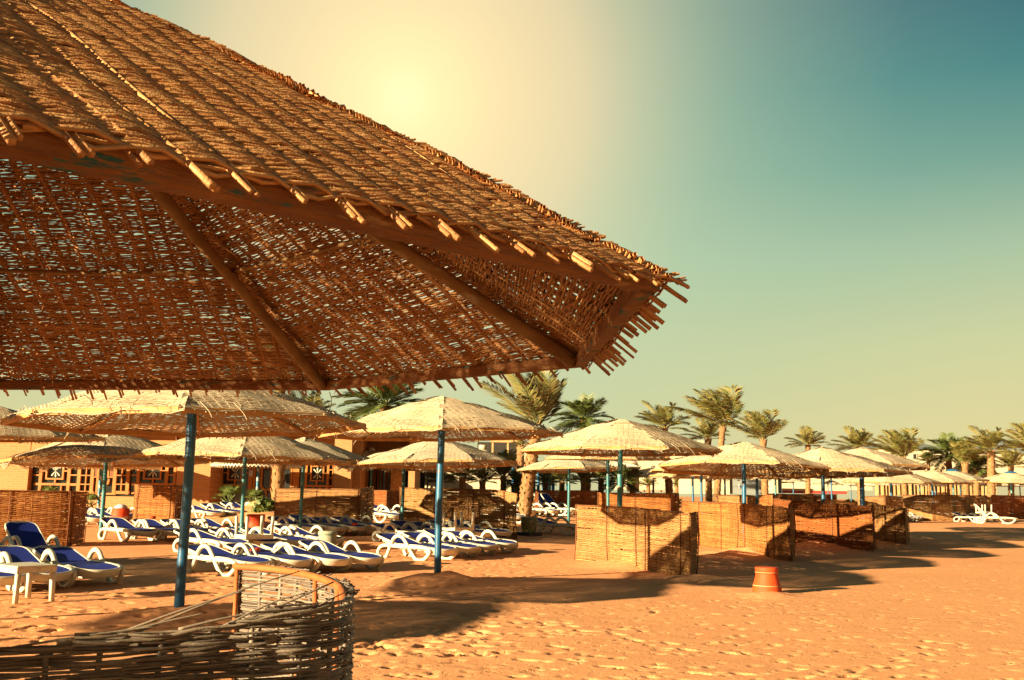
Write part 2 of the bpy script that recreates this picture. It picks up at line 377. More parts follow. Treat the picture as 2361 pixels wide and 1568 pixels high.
# ------------------------------------------------------------------ wicker umbrellas
N8 = 8
def canopy_weave(mb, R, rise, rng, pitch, ws, rw, rh, amp, plen, over_rim=.10, droop=.5, sag=0.0, curve=.18, hip=.03, lift=.035, warp_r=.006, stub=.12, jit=.25, gap=.02, drop=.01, only=None, du=None, warps=True, sides=4, bulge=0.0, ripple=1.0, bundle=1):
    side = 2 * R * math.sin(PI / N8); ap = R * math.cos(PI / N8); L = math.hypot(ap, rise)
    for k in range(N8):
        if only and k not in only: continue
        am = (k + .5) * 2 * PI / N8
        d = np.array((math.cos(am), math.sin(am), 0)); e1 = np.array((-math.sin(am), math.cos(am), 0))
        n = d * (rise / L) + np.array((0, 0, ap / L))
        ph = [rng.random() * 6.28 for _ in range(4)]; sg = sag * (.3 + 1.0 * rng.random()); dr = droop * (.5 + rng.random())
        def surf(u, v):
            u = np.asarray(u, float); v = np.asarray(v, float); f = v / L
            fp = np.clip(f, 0, 1)
            z = rise * (f - curve * fp * (1 - fp) * 1.6)
            wv = .5 + .5 * np.sin(u * 2 * PI / side * 1.3 + ph[0]) * np.cos(u * 3.1 + ph[1])
            wd = np.clip(side / 2 * (1 - f), .05, None); z = z + bulge * (1 - np.clip(np.abs(u) / wd, 0, 1) ** 2) * np.sin(PI * np.clip(fp * .8 + .2, 0, 1))
            z = z - sg * np.exp(-np.clip(v, 0, None) / .35) * wv - dr * np.clip(-v, 0, None) * (.4 + .9 * wv)
            z = z + ripple * (.012 * np.sin(v * 9 + ph[2] + u * 2) + .010 * np.sin(u * 7 + ph[3] + v * 3)) + lift
            P = d * (ap * (1 - f))[:, None] + e1 * u[:, None] + np.array((0, 0, 1.0)) * z[:, None]
            return P, np.broadcast_to(n, P.shape)
        ur = lambda v: (-(side / 2) * (1 - v / L) - hip, (side / 2) * (1 - v / L) + hip)
        weave(mb, surf, -over_rim, L - .03, ur, pitch, ws, rw, rh, amp, plen, rng, drop, jit, gap, du, over=.05, sides=sides)
        if warps:
            u = -side / 2 + ws * .5
            while u < side / 2:
              for bd in range(bundle):
                ub = u + (bd - (bundle - 1) / 2) * warp_r * 2.2
                ve = L * (1 - abs(u) / (side / 2)) + (.02 + .05 * rng.random()) * (1 if bulge == 0 else -.6); vb = -over_rim - stub * (.3 + .9 * rng.random())
                V = np.arange(vb, max(ve, vb + .1), .10); U = np.full_like(V, ub) + .008 * np.sin(V * 5 + u * 9) + .003 * np.sin(V * 11 + rng.random() * 6)
                P, nn = surf(U, V); P = P + nn * (amp * .35 * np.cos(PI * V / pitch / 2))[:, None]
                P[0] = P[0] + np.array((0, 0, -.01 * rng.random()))
                if len(P) > 2: mb.tube(P, warp_r * (.8 + .5 * rng.random()), 5, True)
              u += ws * (.85 + .3 * rng.random())
def rim_and_rafters(root, R, rise, beam, raf, mb_beam, mb_raf, zoff=0.0, round_raf=True):
    c = [np.array((R * math.cos(i * 2 * PI / N8), R * math.sin(i * 2 * PI / N8), zoff)) for i in range(N8)]
    for i in range(N8):
        a, b = c[i], c[(i + 1) % N8]; t = (b - a) / np.linalg.norm(b - a)
        P = [a - t * .02 + (b - a) * q + t * (.04 * q) for q in np.linspace(0, 1, 5)]
        m = MB(); out_ = np.array((math.cos((i + .5) * PI / 4), math.sin((i + .5) * PI / 4), 0)); m.sweep(P, RR(beam[0], beam[1], .004), out_)
        m.build('rim_beam', mb_beam, root, smooth=False)
        m = MB(); top = np.array((0, 0, rise - .09)) + c[i] / R * .07
        Q = [c[i] * .985 + (top - c[i] * .985) * q + np.array((0, 0, -.02 * math.sin(PI * q) * 0)) for q in np.linspace(0, 1, 9)]
        rad = [raf * (1 + .10 * math.sin(q * 40 + i)) for q in np.linspace(0, 1, 9)]
        m.tube(Q, rad, 8 if round_raf else 4, up=(0, 0, 1)); m.build('rafter', mb_raf, root)
# the big one overhead
def near_umbrella():
    R, rise = 2.05, 1.15; K = .75; zr = (HC + .432 * K) / K           # built at R = 2.05, then scaled as a whole
    root = thing('wicker_umbrella', 'huge brown wicker umbrella overhead in the foreground, seen from below its rim', 'umbrella', ((-1.628 + .016 * zr) * K, (2.789 + .025 * zr) * K, 0), 0, 'wicker beach umbrellas')
    root.scale = (K, K, K)
    root.rotation_euler = (.025, -.016, 0)
    rng = random.Random(11)
    parts = []
    mb = MB()
    canopy_weave(mb, R, rise, rng, .0050, .080, .0041, .0040, .0085, (.16, .75), over_rim=.045, droop=.15, sag=.02, curve=-.03, hip=.03, lift=.034, warp_r=.0048, stub=.06, jit=.75, gap=.03, drop=.03, du=.040, ripple=.35, bundle=2)
    o = mb.build('canopy', 'near_wicker', root); parts.append(o)
    before = set(COL.objects)
    rim_and_rafters(root, R, rise, (.019, .022), .025, 'beam', 'rafter', 0.0)
    parts += [q for q in COL.objects if q not in before]
    # thin purlins tied under the rafters
    for f in (.36, .66):
        m = MB(); c = [np.array((R * (1 - f) * math.cos(i * PI / 4), R * (1 - f) * math.sin(i * PI / 4), rise * f - .0)) for i in range(9)]
        for i in range(8): m.tube(np.array([c[i] + (c[i + 1] - c[i]) * q + np.array((0, 0, -.012 * math.sin(PI * q))) for q in np.linspace(0, 1, 7)]), .008, 6)
        parts.append(m.build('purlin', 'rafter', root))
    # loose straws hanging from the weave
    m = MB()
    for k in range(70):
        a = rng.random() * 2 * PI; r = R * (.6 + .43 * rng.random()); p = np.array((r * math.cos(a), r * math.sin(a), rise * (1 - r / R / .97) + .0))
        d = np.array((rng.random() - .5, rng.random() - .5, -.25 - .5 * rng.random())); l = .06 + .16 * rng.random()
        m.tube(smooth_path([p, p + d * l * .5, p + d * l + np.array((rng.random() - .5, rng.random() - .5, 0)) * .06], 4), .0018, 4)
    parts.append(tag(m.build('loose_straw', 'near_wicker', root), kind='stuff'))
    m = MB(); m.tube([(0, 0, rise - .22), (0, 0, rise + .06)], .10, 12); parts.append(m.build('hub', 'beam', root))
    for q in parts: q.location = (0, 0, zr); q.rotation_euler = (0, 0, -.375)
    m = MB(); m.tube([(0, 0, -.2), (0, 0, 1.5), (0, 0, zr + rise - .2)], .055, 16); m.build('pole', 'pole', root)
near_umbrella()
# the others: three canopy weaves shared by all
CAN = []
for k, (sag, droop, mat, seed) in enumerate([(.05, .7, 'top_wicker', 5), (.17, .6, 'top_wicker', 6), (.10, .9, 'top_wicker_grey', 9)]):
    mb = MB(); canopy_weave(mb, 2.05, .62, random.Random(seed), .019, .10, .0128, .0075, .0055, (.5, 1.5), over_rim=.03, droop=droop, sag=sag, curve=-.06, hip=.008, lift=.03, warp_r=.006, stub=.02, jit=.16, gap=.012, drop=.006, du=.055, bulge=.035)
    rg = random.Random(seed + 40)
    for q in range(36):                                          # straws worked loose along the rim
        a = rg.random() * 2 * PI; b = (a % (PI / 4)) - PI / 8; r = 2.05 * math.cos(PI / 8) / math.cos(b) + .02
        p = np.array((r * math.cos(a), r * math.sin(a), .03)); d = np.array((math.cos(a + rg.gauss(0, 1)), math.sin(a + rg.gauss(0, 1)), -.5 - .6 * rg.random())); l = .04 + .11 * rg.random() ** 2
        mb.tube(smooth_path([p - d * .06, p + d * l * .5, p + d * l + (0, 0, -.03)], 3), .0035, 4)
    CAN.append(mb.mesh('canopy', mat))
CANF = []
for k, (sag, mat, seed) in enumerate([(.08, 'top_wicker', 15), (.14, 'top_wicker_grey', 16)]):
    mb = MB(); canopy_weave(mb, 2.05, .62, random.Random(seed), .05, .2, .031, .012, .010, (1.0, 2.2), over_rim=.05, droop=.8, sag=sag, curve=-.06, hip=.02, bulge=.035, lift=.03, jit=.05, gap=.0, drop=.0, du=.11, warps=False)
    CANF.append(mb.mesh('canopy', mat))
_p = thing('proto', None, None, (0, 0, 0)); rim_and_rafters(_p, 2.05, .62, (.018, .032), .024, 'lath', 'lath', -.005, False)
RIMS = [(o.name.split('.')[0], o.data) for o in COL.objects if o.parent == _p]
for o in [o for o in COL.objects if o.parent == _p] + [_p]: bpy.data.objects.remove(o)
mb = MB(); mb.tube([(0, 0, -.16), (0, 0, 0)], .085, 12); mb.box((-.14, -.14, -.17), (.14, .14, -.15)); HUBM = mb.mesh('hub', 'lath')
def pole_mesh(h, r, seed):
    rg = random.Random(seed); z = np.linspace(-.15, h, 9); m = MB()
    m.tube(np.stack([.006 * np.sin(z * 2 + seed), .006 * np.cos(z * 1.7 + seed), z], -1), [r * (1 + .03 * rg.random()) for _ in z], 14)
    return m
UG = 'wicker beach umbrellas'
def umbrella(label, px, D, apex, hw, var=0, phase=.2, py=None, pr=.052, mat='pole', far=False, rise=None, cap=False, tilt=None):
    tilt = tilt or ((R_.random() - .5) * .06, (R_.random() - .5) * .06)
    if py is not None: p = G(px, py); D = p.y
    else: q = at(px, 1150, D); p = Vector((q.x, D, float(zg(q.x, D))))
    za = at(px, apex, D).z; R = hw * D / 2300 / .975; s = R / 2.05; rz = rise or .62 * s
    root = thing('wicker_umbrella', label, 'umbrella', p, 0, UG)
    zr = za - rz - p.z; sc = (s, s, rz / .62)
    rot = (tilt[0], tilt[1], phase)
    c = link('canopy', (CANF if far else CAN)[var], root, (0, 0, zr)); c.scale = sc; c.rotation_euler = rot
    if not far:
        for nm, me in RIMS:
            b = link(nm, me, root, (0, 0, zr)); b.scale = sc; b.rotation_euler = rot
        h = link('hub', HUBM, root, (0, 0, zr + rz * .86)); h.scale = (s, s, s)
    if cap:
        m = MB(); m.lathe([(0, .10), (.25, .06), (.42, -.03)], 16); m.build('cap', 'bluepaint', root, loc=(0, 0, zr + rz - .02))
    pole_mesh(zr + rz * .8, pr, int(px)).build('pole', mat, root)
    return root
umbrella('pale wicker umbrella on a bright blue pole, behind the big foreground umbrella at left', 413, 0, 858, 386, 0, .25, 1410, .058)
umbrella('peaked wicker umbrella whose blue pole stands in a sand mound, at the centre', 1008, 0, 918, 270, 0, .05, 1340, .056)
umbrella('wicker umbrella on a chipped teal pole in front of the nearest standing windbreak', 1429, 0, 970, 228, 0, .3, 1303, .054, 'pole_teal')
umbrella('flat wicker umbrella with its dark underside showing, pole before the second windbreak', 1718, 0, 1022, 192, 0, .12, 1275, .055, tilt=(-.05, .03))
umbrella('wicker umbrella with drooping edges, pole before the reddish shaded windbreak', 1901, 0, 1034, 184, 1, .4, 1257, .055)
umbrella('wicker umbrella with a thick pole and hanging edge, just right behind the drooping one', 1988, 33.2, 1034, 144, 1, .1, None, .075)
umbrella('sagging wicker umbrella before the brick restaurant, over the left lounger rows', 238, 28.5, 996, 217, 1, .3, None, .058, 'pole_teal')
umbrella('wicker umbrella with fanned rafters, tucked below the pale left umbrella', 560, 25.5, 985, 232, 0, .2, None, .05, 'pole_teal')
umbrella('wicker umbrella hidden behind the pole of the peaked centre one, upper of two', 1008, 26, 1012, 184, 2, .45, None, .04)
umbrella('low flat wicker umbrella left of the centre pole, below its neighbour', 928, 32, 1034, 146, 1, .33, None, .05, 'pole_teal')
umbrella('wicker umbrella in front of the second lattice window of the brick restaurant', 695, 29, 1012, 168, 2, .1, None, .05, 'pole_teal')
umbrella('wicker umbrella cut off by the left edge, above the brick wall', -32, 24, 938, 236, 0, .2, None, .055)
umbrella('wicker umbrella below and behind the one with the chipped teal pole', 1401, 32.5, 1012, 146, 2, .3, None, .05, 'pole_teal')
umbrella('wicker umbrella above the white corrugated shade, beside the leaning palm trunk', 1311, 40, 1046, 118, 2, .2, None, .055, 'pole_teal')
umbrella('wicker umbrella right below the flat one with the dark underside', 1617, 40, 1051, 118, 0, .3, None, .05)
umbrella('wicker umbrella before the cream cabin, lower of two', 1597, 47, 1068, 98, 1, .15, None, .05)
umbrella('wicker umbrella before the grey steel shutter, left of the drooping one', 1745, 42, 1066, 110, 1, .3, None, .06)
umbrella('small sagging wicker umbrella before the louvred hut', 1788, 52, 1083, 58, 1, .2, None, .05, 'pole_teal')
umbrella('wicker umbrella with frayed edge, between the drooping umbrella and the red low wall', 1917, 62, 1077, 64, 1, .2, None, .055)
umbrella('dark-bellied wicker umbrella right of the thick pole', 2054, 46, 1079, 104, 0, .3, None, .055)
umbrella('wicker umbrella above the dark row of far windbreaks at right', 2150, 54, 1085, 88, 0, .1, None, .06)
umbrella('wicker umbrella with a teal cap, below the palm clump at right', 2198, 60, 1084, 74, 2, .25, None, .055, 'pole_teal', cap=True)
umbrella('wicker umbrella with a teal cap at the right edge, above the white lounger', 2332, 63, 1089, 76, 0, .3, None, .06, 'pole_teal', cap=True)
umbrella('shaded wicker umbrella in the garden behind the centre pole', 984, 58, 1077, 60, 1, .2, None, .05, far=True)
umbrella('grey shaded wicker umbrella among the garden palms', 1158, 62, 1081, 54, 1, .3, None, .05, far=True)
for (px, D, ap_, hw, lab) in [(1829, 88, 1100, 30, 'tiny far wicker umbrella under the louvred hut umbrella'), (1909, 98, 1105, 34, 'tiny far wicker umbrella before the red and white low wall, left one'),
        (1962, 96, 1108, 27, 'tiny far wicker umbrella before the red and white low wall, right one'), (2053, 95, 1108, 32, 'far wicker umbrella in front of the pale post pergola, leftmost'),
        (2121, 97, 1109, 27, 'far wicker umbrella in front of the pale post pergola, second from left'), (2157, 92, 1111, 31, 'far wicker umbrella in front of the pale post pergola, third from left'),
        (2214, 96, 1110, 24, 'far wicker umbrella in front of the pale post pergola, fourth from left'), (2270, 95, 1112, 26, 'far wicker umbrella in front of the pale post pergola, fifth from left'), (2352, 92, 1108, 34, 'far wicker umbrella behind the right edge pole')]:
    umbrella(lab, px, D, ap_, hw, R_.randrange(2), R_.random(), far=True)
# unseen umbrellas outside the picture, some added, placed by where their shade falls
def shade_umbrella(x, y, R, label):
    root = thing('wicker_umbrella', label, 'umbrella', (x, y, 0), 0, UG); s = R / 2.05
    for nm, me in [('canopy', CAN[0])] + RIMS:
        b = link(nm, me, root, (0, 0, 2.15)); b.scale = (s, s, 1); b.rotation_euler = (0, 0, .3)
    pole_mesh(2.6, .055, 3).build('pole', 'pole', root)
for _x, _y in ((-10.0, -5.4), (-13.2, -1.6), (-11.2, -9.6), (-5.2, -7.4), (-7.4, -11.5)): shade_umbrella(_x, _y, 2.05, 'unseen wicker umbrella added behind the viewer to darken the sand')  # added out of view to cut the light bouncing off the near sand
shade_umbrella(-7.0, -2.7, 2.05, 'unseen wicker umbrella added left of the viewer to shade the windbreak')  # added out of view so that the broken windbreak stands in shade
shade_umbrella(-7.7, 9.2, 2.05, 'wicker umbrella standing left of the white side table, outside the picture')
shade_umbrella(-10.4, 5.1, 2.05, 'wicker umbrella standing far left of the broken windbreak, outside the picture')
shade_umbrella(-14.7, 12.4, 2.05, 'wicker umbrella standing left of the raised loungers, outside the picture')
# ------------------------------------------------------------------ white corrugated shades
def corr_mesh():
    n = 16; per = 5; th = np.arange(n * per * 2) * 2 * PI / (n * per * 2); m = MB()
    rs = np.linspace(.06, 1, 7); v = []
    for r in rs:
        w = .018 * np.where(np.arange(len(th)) % 2 == 0, 1, -1) * (.25 + r)
        v.append(np.stack([r * np.cos(th), r * np.sin(th), .27 * (1 - r) + .03 * math.sin(PI * r) + w], -1))
    w = .018 * np.where(np.arange(len(th)) % 2 == 0, 1, -1) * 1.25
    v.append(np.stack([1.0 * np.cos(th), 1.0 * np.sin(th), w - .028], -1))
    for r in rs[::-1]:
        w2 = .018 * np.where(np.arange(len(th)) % 2 == 0, 1, -1) * (.25 + r)
        v.append(np.stack([r * np.cos(th), r * np.sin(th), .27 * (1 - r) + .03 * math.sin(PI * r) + w2 - .028], -1))
    K = len(th); v = np.array(v).reshape(-1, 3); i = np.arange(14)[:, None] * K; j = np.arange(K)[None]; k = (j + 1) % K
    m.add(v, np.stack([i + j, i + k, i + K + k, i + K + j], -1).reshape(-1, 4))
    m.lathe([(0, .34), (.05, .33), (.09, .25)], 12)
    return m.mesh('corrugated_top', 'white', False)
CORR = corr_mesh(); m = MB()
for k in range(8): a = k * PI / 4; m.tube([(0, 0, .17), (.95 * math.cos(a), .95 * math.sin(a), -.045)], .012, 6)
CRIB = m.mesh('ribs', 'grey')
for (px, D, ap_, hw, mat, lab) in [(228, 42, 1030, 129, 'stripe', 'white corrugated shade with a striped pole, leftmost before the lattice window'),
        (592, 43, 1037, 106, 'stripe', 'white corrugated shade with a striped pole, before the second lattice window'),
        (853, 46, 1031, 98, 'pole_teal', 'white corrugated shade before the restaurant porch'), (892, 62, 1058, 60, 'pole', 'small white corrugated shade beside the brown porch door'),
        (1267, 54, 1056, 84, 'pole_teal', 'white corrugated shade below the wicker umbrella by the leaning palm trunk'), (1399, 58, 1051, 76, 'pole_teal', 'white corrugated shade with its top visible, left of the white house'),
        (1506, 60, 1073, 73, 'pole', 'bluish corrugated shade before the red pergola'), (1671, 64, 1078, 67, 'pole', 'white corrugated shade before the cream cabin and steel shutter'), (2105, 70, 1094, 48, 'pole', 'white corrugated shade behind the far umbrellas at right')]:
    q = at(px, 1150, D); p = Vector((q.x, D, float(zg(q.x, D)))); s = hw * D / 2300
    root = thing('corrugated_umbrella', lab, 'umbrella', p, R_.random(), 'white corrugated shades')
    z = at(px, ap_, D).z - p.z - .34 * s
    o = link('top', CORR, root, (0, 0, z)); o.scale = (s, s, s); o = link('ribs', CRIB, root, (0, 0, z)); o.scale = (s, s, s)
    pole_mesh(z + .2 * s, .06, int(px)).build('pole', mat, root)
# ------------------------------------------------------------------ standing windbreaks of woven wicker
WG = 'standing wicker windbreaks'
def path_surf(pts, tops, lean=None, wave=.05):
    """vertical sheet over a ground polyline: u = metres along it, v = 0..1 of its height"""
    P = np.array(pts, float); seg = np.linalg.norm(np.diff(P[:, :2], axis=0), axis=1); U = np.concatenate([[0], np.cumsum(seg)])
    H = np.array(tops, float)
    def f(u):
        return np.stack([np.interp(u, U, P[:, i]) for i in range(3)], -1), np.interp(u, U, H)
    def surf(u, v):
        u = np.asarray(u, float); v = np.asarray(v, float)
        b, h = f(u); b1, _ = f(u + .04); b0, _ = f(u - .04); t = b1 - b0; t[:, 2] = 0
        ln = np.linalg.norm(t, axis=1)[:, None]; t = t / np.where(ln < 1e-6, 1, ln)
        n = np.stack([-t[:, 1], t[:, 0], np.zeros(len(t))], -1)
        Q = b.copy(); Q[:, 2] += v
        Q += n * (wave * np.sin(u * 1.7 + 1.1) * np.sin(v * 2.2))[:, None]
        if lean is not None: Q += np.array(lean)[None] * (v[:, None] / 1.3)
        return Q, n
    return surf, U[-1], f
def windbreak(label, base, tops, mat='wb_orange', pitch=.030, ws=.16, seed=1, hole=.05, D=None):
    if D: pts = [Vector((at(px, 1150, d).x, d, float(zg(at(px, 1150, d).x, d)))) for (px, py), d in zip(base, D)]
    else: pts = [G(px, py) for px, py in base]
    hs = [at(px, t, p.y).z - p.z for (px, _), t, p in zip(base, tops, pts)]
    org = pts[0].copy(); pp = np.array([p - org for p in pts])
    root = thing('windbreak', label, 'windbreak', org, 0, WG)
    rng = random.Random(seed); surf, L, f = path_surf(pp, hs)
    hm = max(hs); Hu = lambda u: float(f(np.array([u]))[1][0])
    mb = MB()
    def ur(v):
        us = np.linspace(0, L, 60); hh = f(us)[1]; ok = us[hh + .02 * np.sin(us * 5 + seed) > v]
        return (0, 0) if len(ok) < 2 else (ok[0] - .03 * rng.random(), ok[-1] + .03 * rng.random())
    pitch *= .8; weave(mb, surf, .02, hm, ur, pitch, ws, pitch * .70, .009, .012, (.5, 1.6), rng, .008 + hole * .2, .22, hole, .08, over=.03)
    u = .03
    while u < L:
        V = np.linspace(0, Hu(u) + .03 * rng.random(), 10); U = np.full_like(V, u) + .008 * np.sin(V * 7 + u)
        P, n = surf(U, V); mb.tube(P + n * (.010 * np.sin(V * PI / pitch))[:, None] * .4, .009, 5)
        u += ws * (.85 + .3 * rng.random())
    mb.build('wicker_panel', mat, root)
    us = [0.0]; d = np.linalg.norm(np.diff(pp[:, :2], axis=0), axis=1)
    for q in np.cumsum(d): us.append(float(q))
    ups = sorted(set([0.0, L] + list(np.arange(1.5, L - .6, 1.6)) + us[1:-1]))
    for u in ups:
        V = np.linspace(-.1, Hu(u) + .02, 4); P, n = surf(np.full(4, u), V)
        m = MB(); m.tube(P - n * .026, .011, 6); m.build('post', 'post', root)
    U = np.linspace(0, L, max(8, int(L * 5))); P, n = surf(U, f(U)[1]); m = MB(); m.tube(P - n * .026 + np.array((0, 0, .005)), .012, 6); m.build('top_rail', 'post', root)
    return root
windbreak('wide orange windbreak at the left edge behind the sunbeds, right end leaning', [(-160, 1264), (150, 1261), (160, 1259), (192, 1250)], [1128, 1134, 1134, 1136], 'wb_orange', seed=2, hole=.04)
windbreak('narrow boxy windbreak in front of the brick restaurant, left of the bright blue pole', [(304, 1214), (316, 1223), (399, 1226), (421, 1214)], [1117, 1119, 1120, 1118], 'wb_orange', .036, .2, 3, .03)
windbreak('long tan windbreak below the second lattice window with a curved shade across it', [(630, 1217), (822, 1223), (825, 1223), (856, 1210)], [1127, 1129, 1129, 1122], 'wb_tan', .036, .22, 4, .02)
windbreak('small reddish windbreak seen in the gap left of the tall centre one', [(846, 1194), (889, 1197), (926, 1193)], [1131, 1131, 1132], 'wb_red', .045, .25, 5, .03)
windbreak('tall tan windbreak behind the centre pole, its right end torn and leaning out', [(919, 1221), (1080, 1231), (1160, 1239), (1192, 1244)], [1125, 1128, 1132, 1139], 'wb_tan', .036, .2, 6, .05)
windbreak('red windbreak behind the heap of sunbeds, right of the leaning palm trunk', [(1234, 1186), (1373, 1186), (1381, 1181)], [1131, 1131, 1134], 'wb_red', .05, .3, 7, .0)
windbreak('orange windbreak half hidden behind the nearest standing one', [(1377, 1202), (1544, 1205), (1562, 1199)], [1136, 1138, 1137], 'wb_orange', .045, .25, 8, .02)
windbreak('nearest full windbreak on the sand, with a dark return at its right end', [(1326, 1290), (1470, 1311), (1590, 1335), (1602, 1325)], [1165, 1171, 1187, 1182], 'wb_tan', .030, .17, 9, .02)
windbreak('second full windbreak from the front, tapering back to the left', [(1572, 1251), (1700, 1273), (1822, 1294), (1828, 1284)], [1156, 1161, 1173, 1172], 'wb_orange', .032, .18, 10, .02)
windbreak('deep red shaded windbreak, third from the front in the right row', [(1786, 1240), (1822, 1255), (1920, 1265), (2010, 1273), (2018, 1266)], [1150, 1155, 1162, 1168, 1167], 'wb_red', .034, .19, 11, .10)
windbreak('tan windbreak, last of the right row before the open sand', [(1985, 1236), (2040, 1248), (2088, 1256), (2094, 1250)], [1154, 1165, 1173, 1172], 'wb_tan', .036, .2, 12, .03)
windbreak('dark windbreak seen behind the second full one, below the steel shutter', [(1749, 1196), (1815, 1202), (1872, 1197)], [1142, 1141, 1140], 'wb_orange', .045, .25, 13, .02)
windbreak('windbreak in front of the cream cabin, below the two flat umbrellas', [(1655, 1204), (1722, 1207), (1750, 1200)], [1142, 1142, 1144], 'wb_tan', .045, .25, 14, .05)
windbreak('windbreak full of holes left of the long far row at right', [(1992, 1206), (2042, 1207), (2083, 1204)], [1146, 1143, 1146], 'wb_tan', .045, .25, 15, .12)
windbreak('long dark windbreak with far sunbeds at its foot, at right', [(2083, 1199), (2150, 1201), (2226, 1202), (2246, 1200)], [1142, 1142, 1142, 1143], 'wb_tan', .045, .25, 16, .03)
windbreak('short holed windbreak between the long dark one and the red one', [(2244, 1190), (2290, 1188)], [1142, 1147], 'wb_tan', .045, .25, 17, .12)
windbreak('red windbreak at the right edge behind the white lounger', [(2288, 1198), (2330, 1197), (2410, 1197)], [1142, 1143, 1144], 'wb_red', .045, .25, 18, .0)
windbreak('low sunlit windbreak between the drooping umbrella pole and the thick pole', [(1896, 1203), (1978, 1206)], [1151, 1158], 'wb_tan', .045, .25, 19, .03)
windbreak('distant red windbreak before the white louvred hut', [(1760, 1181), (1930, 1180)], [1139, 1140], 'wb_red', .05, .3, 20, .0)
# the broken one in the foreground: a tight U of grey twigs
def near_windbreak():
    root = thing('windbreak', 'broken grey windbreak close to the viewer, bent in a U with snapped twigs on top', 'windbreak', (-.84, 3.08, 0), 0, WG)
    key = [(-2.35, 3.45, .80), (-1.84, 3.60, .82), (-1.40, 3.80, .85), (-1.08, 3.98, .89), (-.84, 4.12, .93), (-.735, 4.24, .945), (-.70, 4.42, .95), (-.745, 4.75, .955), (-.86, 5.15, .96), (-1.08, 5.60, .965), (-1.32, 5.90, .97), (-1.62, 6.12, .97)]
    q = .70; ox, oy = -.84, 3.08                # measured up to scale, set by where its shadow falls
    sp = smooth_path([(a * q - ox, b * q - oy, HC - (HC - c) * q) for a, b, c in key], 6); pp = sp.copy(); pp[:, 2] = 0; hs = sp[:, 2]
    surf, L, f = path_surf(pp, hs, wave=.02); rng = random.Random(31)
    ufront = 2.05 * q
    mb = MB()
    def ur(v):
        us = np.linspace(0, L, 140); hh = f(us)[1] + .025 * np.sin(us * 13); ok = us[hh > v]
        return (0, 0) if len(ok) < 2 else (ok[0], ok[-1] + .02)
    weave(mb, surf, .0, 1.10, ur, .0042, .13, .0038, .0035, .012, (.25, .9), rng, .05, .8, .03, .05, sides=5, wob=1.6)
    weave(mb, surf, .30, 1.06, lambda v: (ur(v)[0], min(ur(v)[1], ufront)), .012, .13, .0043, .004, .019, (.2, .8), rng, .10, .8, .2, .05, sides=5, wob=1.6)
    u = .05
    while u < L:
        h = float(f(np.array([u]))[1][0]) + (.0 if u < ufront else -.015) + .01 * rng.random(); V = np.linspace(0, h, 16); U = np.full_like(V, u) + .012 * np.sin(V * 6 + u * 9)
        P, n = surf(U, V); mb.tube(P, .0080, 6); u += .13 * (.85 + .3 * rng.random())
    mb.build('wicker_panel', 'wb_grey', root)
    # rusty tube round the top of the far side, with its two uprights
    U = np.linspace(ufront + .08, L, 40); P, n = surf(U, f(U)[1] - .010); m = MB(); m.tube(P + n * .022, .0135, 10); m.build('top_rail', 'rust', root)
    for qq in (ufront + .43, ufront + .77, L - .015):
        V = np.linspace(-.1, float(f(np.array([qq]))[1][0]) - .02, 5); P, n = surf(np.full(5, qq), V); m = MB(); m.tube(P + n * .022, .009, 8); m.build('post', 'rust', root)
    # a band along the near edge and snapped twigs sticking up
    U = np.linspace(.66, ufront + .04, 24); P, n = surf(U, f(U)[1] + .004 * np.sin(U * 30)); m = MB(); m.tube(P - n * .010, .0048 + .0012 * np.sin(U * 17), 7); m.build('edge_band', 'wb_grey', root)
    def tw(p, e, r, bend):
        m = MB(); w = np.array((.7, .7, .7)); o_ = np.array((.84, -3.08, HC * .3)); p = np.array(p) * w + o_; e = np.array(e) * w + o_; r = r * .75; bend = bend * .7; k = [p + (e - p) * t + np.array((bend * math.sin(t * 5) * .5, 0, bend * math.sin(PI * t))) for t in np.linspace(0, 1, 5)]
        Q = smooth_path(k, 5); m.tube(Q, r * np.linspace(1, .35, len(Q)), 6); m.build('snapped_twig', 'wb_grey', root)
    tw((-1.42, 3.84, .86), (-.84, 4.15, 1.085), .0055, .016); tw((-1.30, 3.88, .80), (-.72, 4.20, 1.04), .0085, -.008); tw((-1.15, 3.98, .86), (-.81, 4.14, 1.0), .006, .02)
    tw((-1.55, 3.78, .83), (-1.02, 4.0, 1.02), .006, .012); tw((-1.7, 3.7, .80), (-1.15, 3.95, .94), .007, .01); tw((-1.0, 4.05, .80), (-.94, 4.08, .96), .006, .01); tw((-.86, 4.12, .90), (-.66, 4.26, 1.0), .005, .004)
    tw((-1.25, 3.92, .88), (-.90, 4.1, .935), .006, .012); tw((-2.0, 3.58, .80), (-1.3, 3.86, .90), .006, .008)
    m = MB()
    for k in range(110):                                               # curled straw ends along the far rim
        qq = ufront + .18 + (L - ufront - .2) * rng.random(); P, n = surf(np.array([qq]), f(np.array([qq]))[1] - .015); p = P[0] - n[0] * .01
        d = np.array((rng.random() - .3, rng.random() - .5, .15 + .35 * rng.random())); l = .015 + .04 * rng.random()
        m.tube(smooth_path([p, p + d * l * .6, p + d * l + np.array((rng.random() - .5, rng.random() - .5, -.2)) * .02], 3), .003, 5)
    tag(m.build('straw_fringe', 'wb_grey', root), kind='stuff')
near_windbreak()
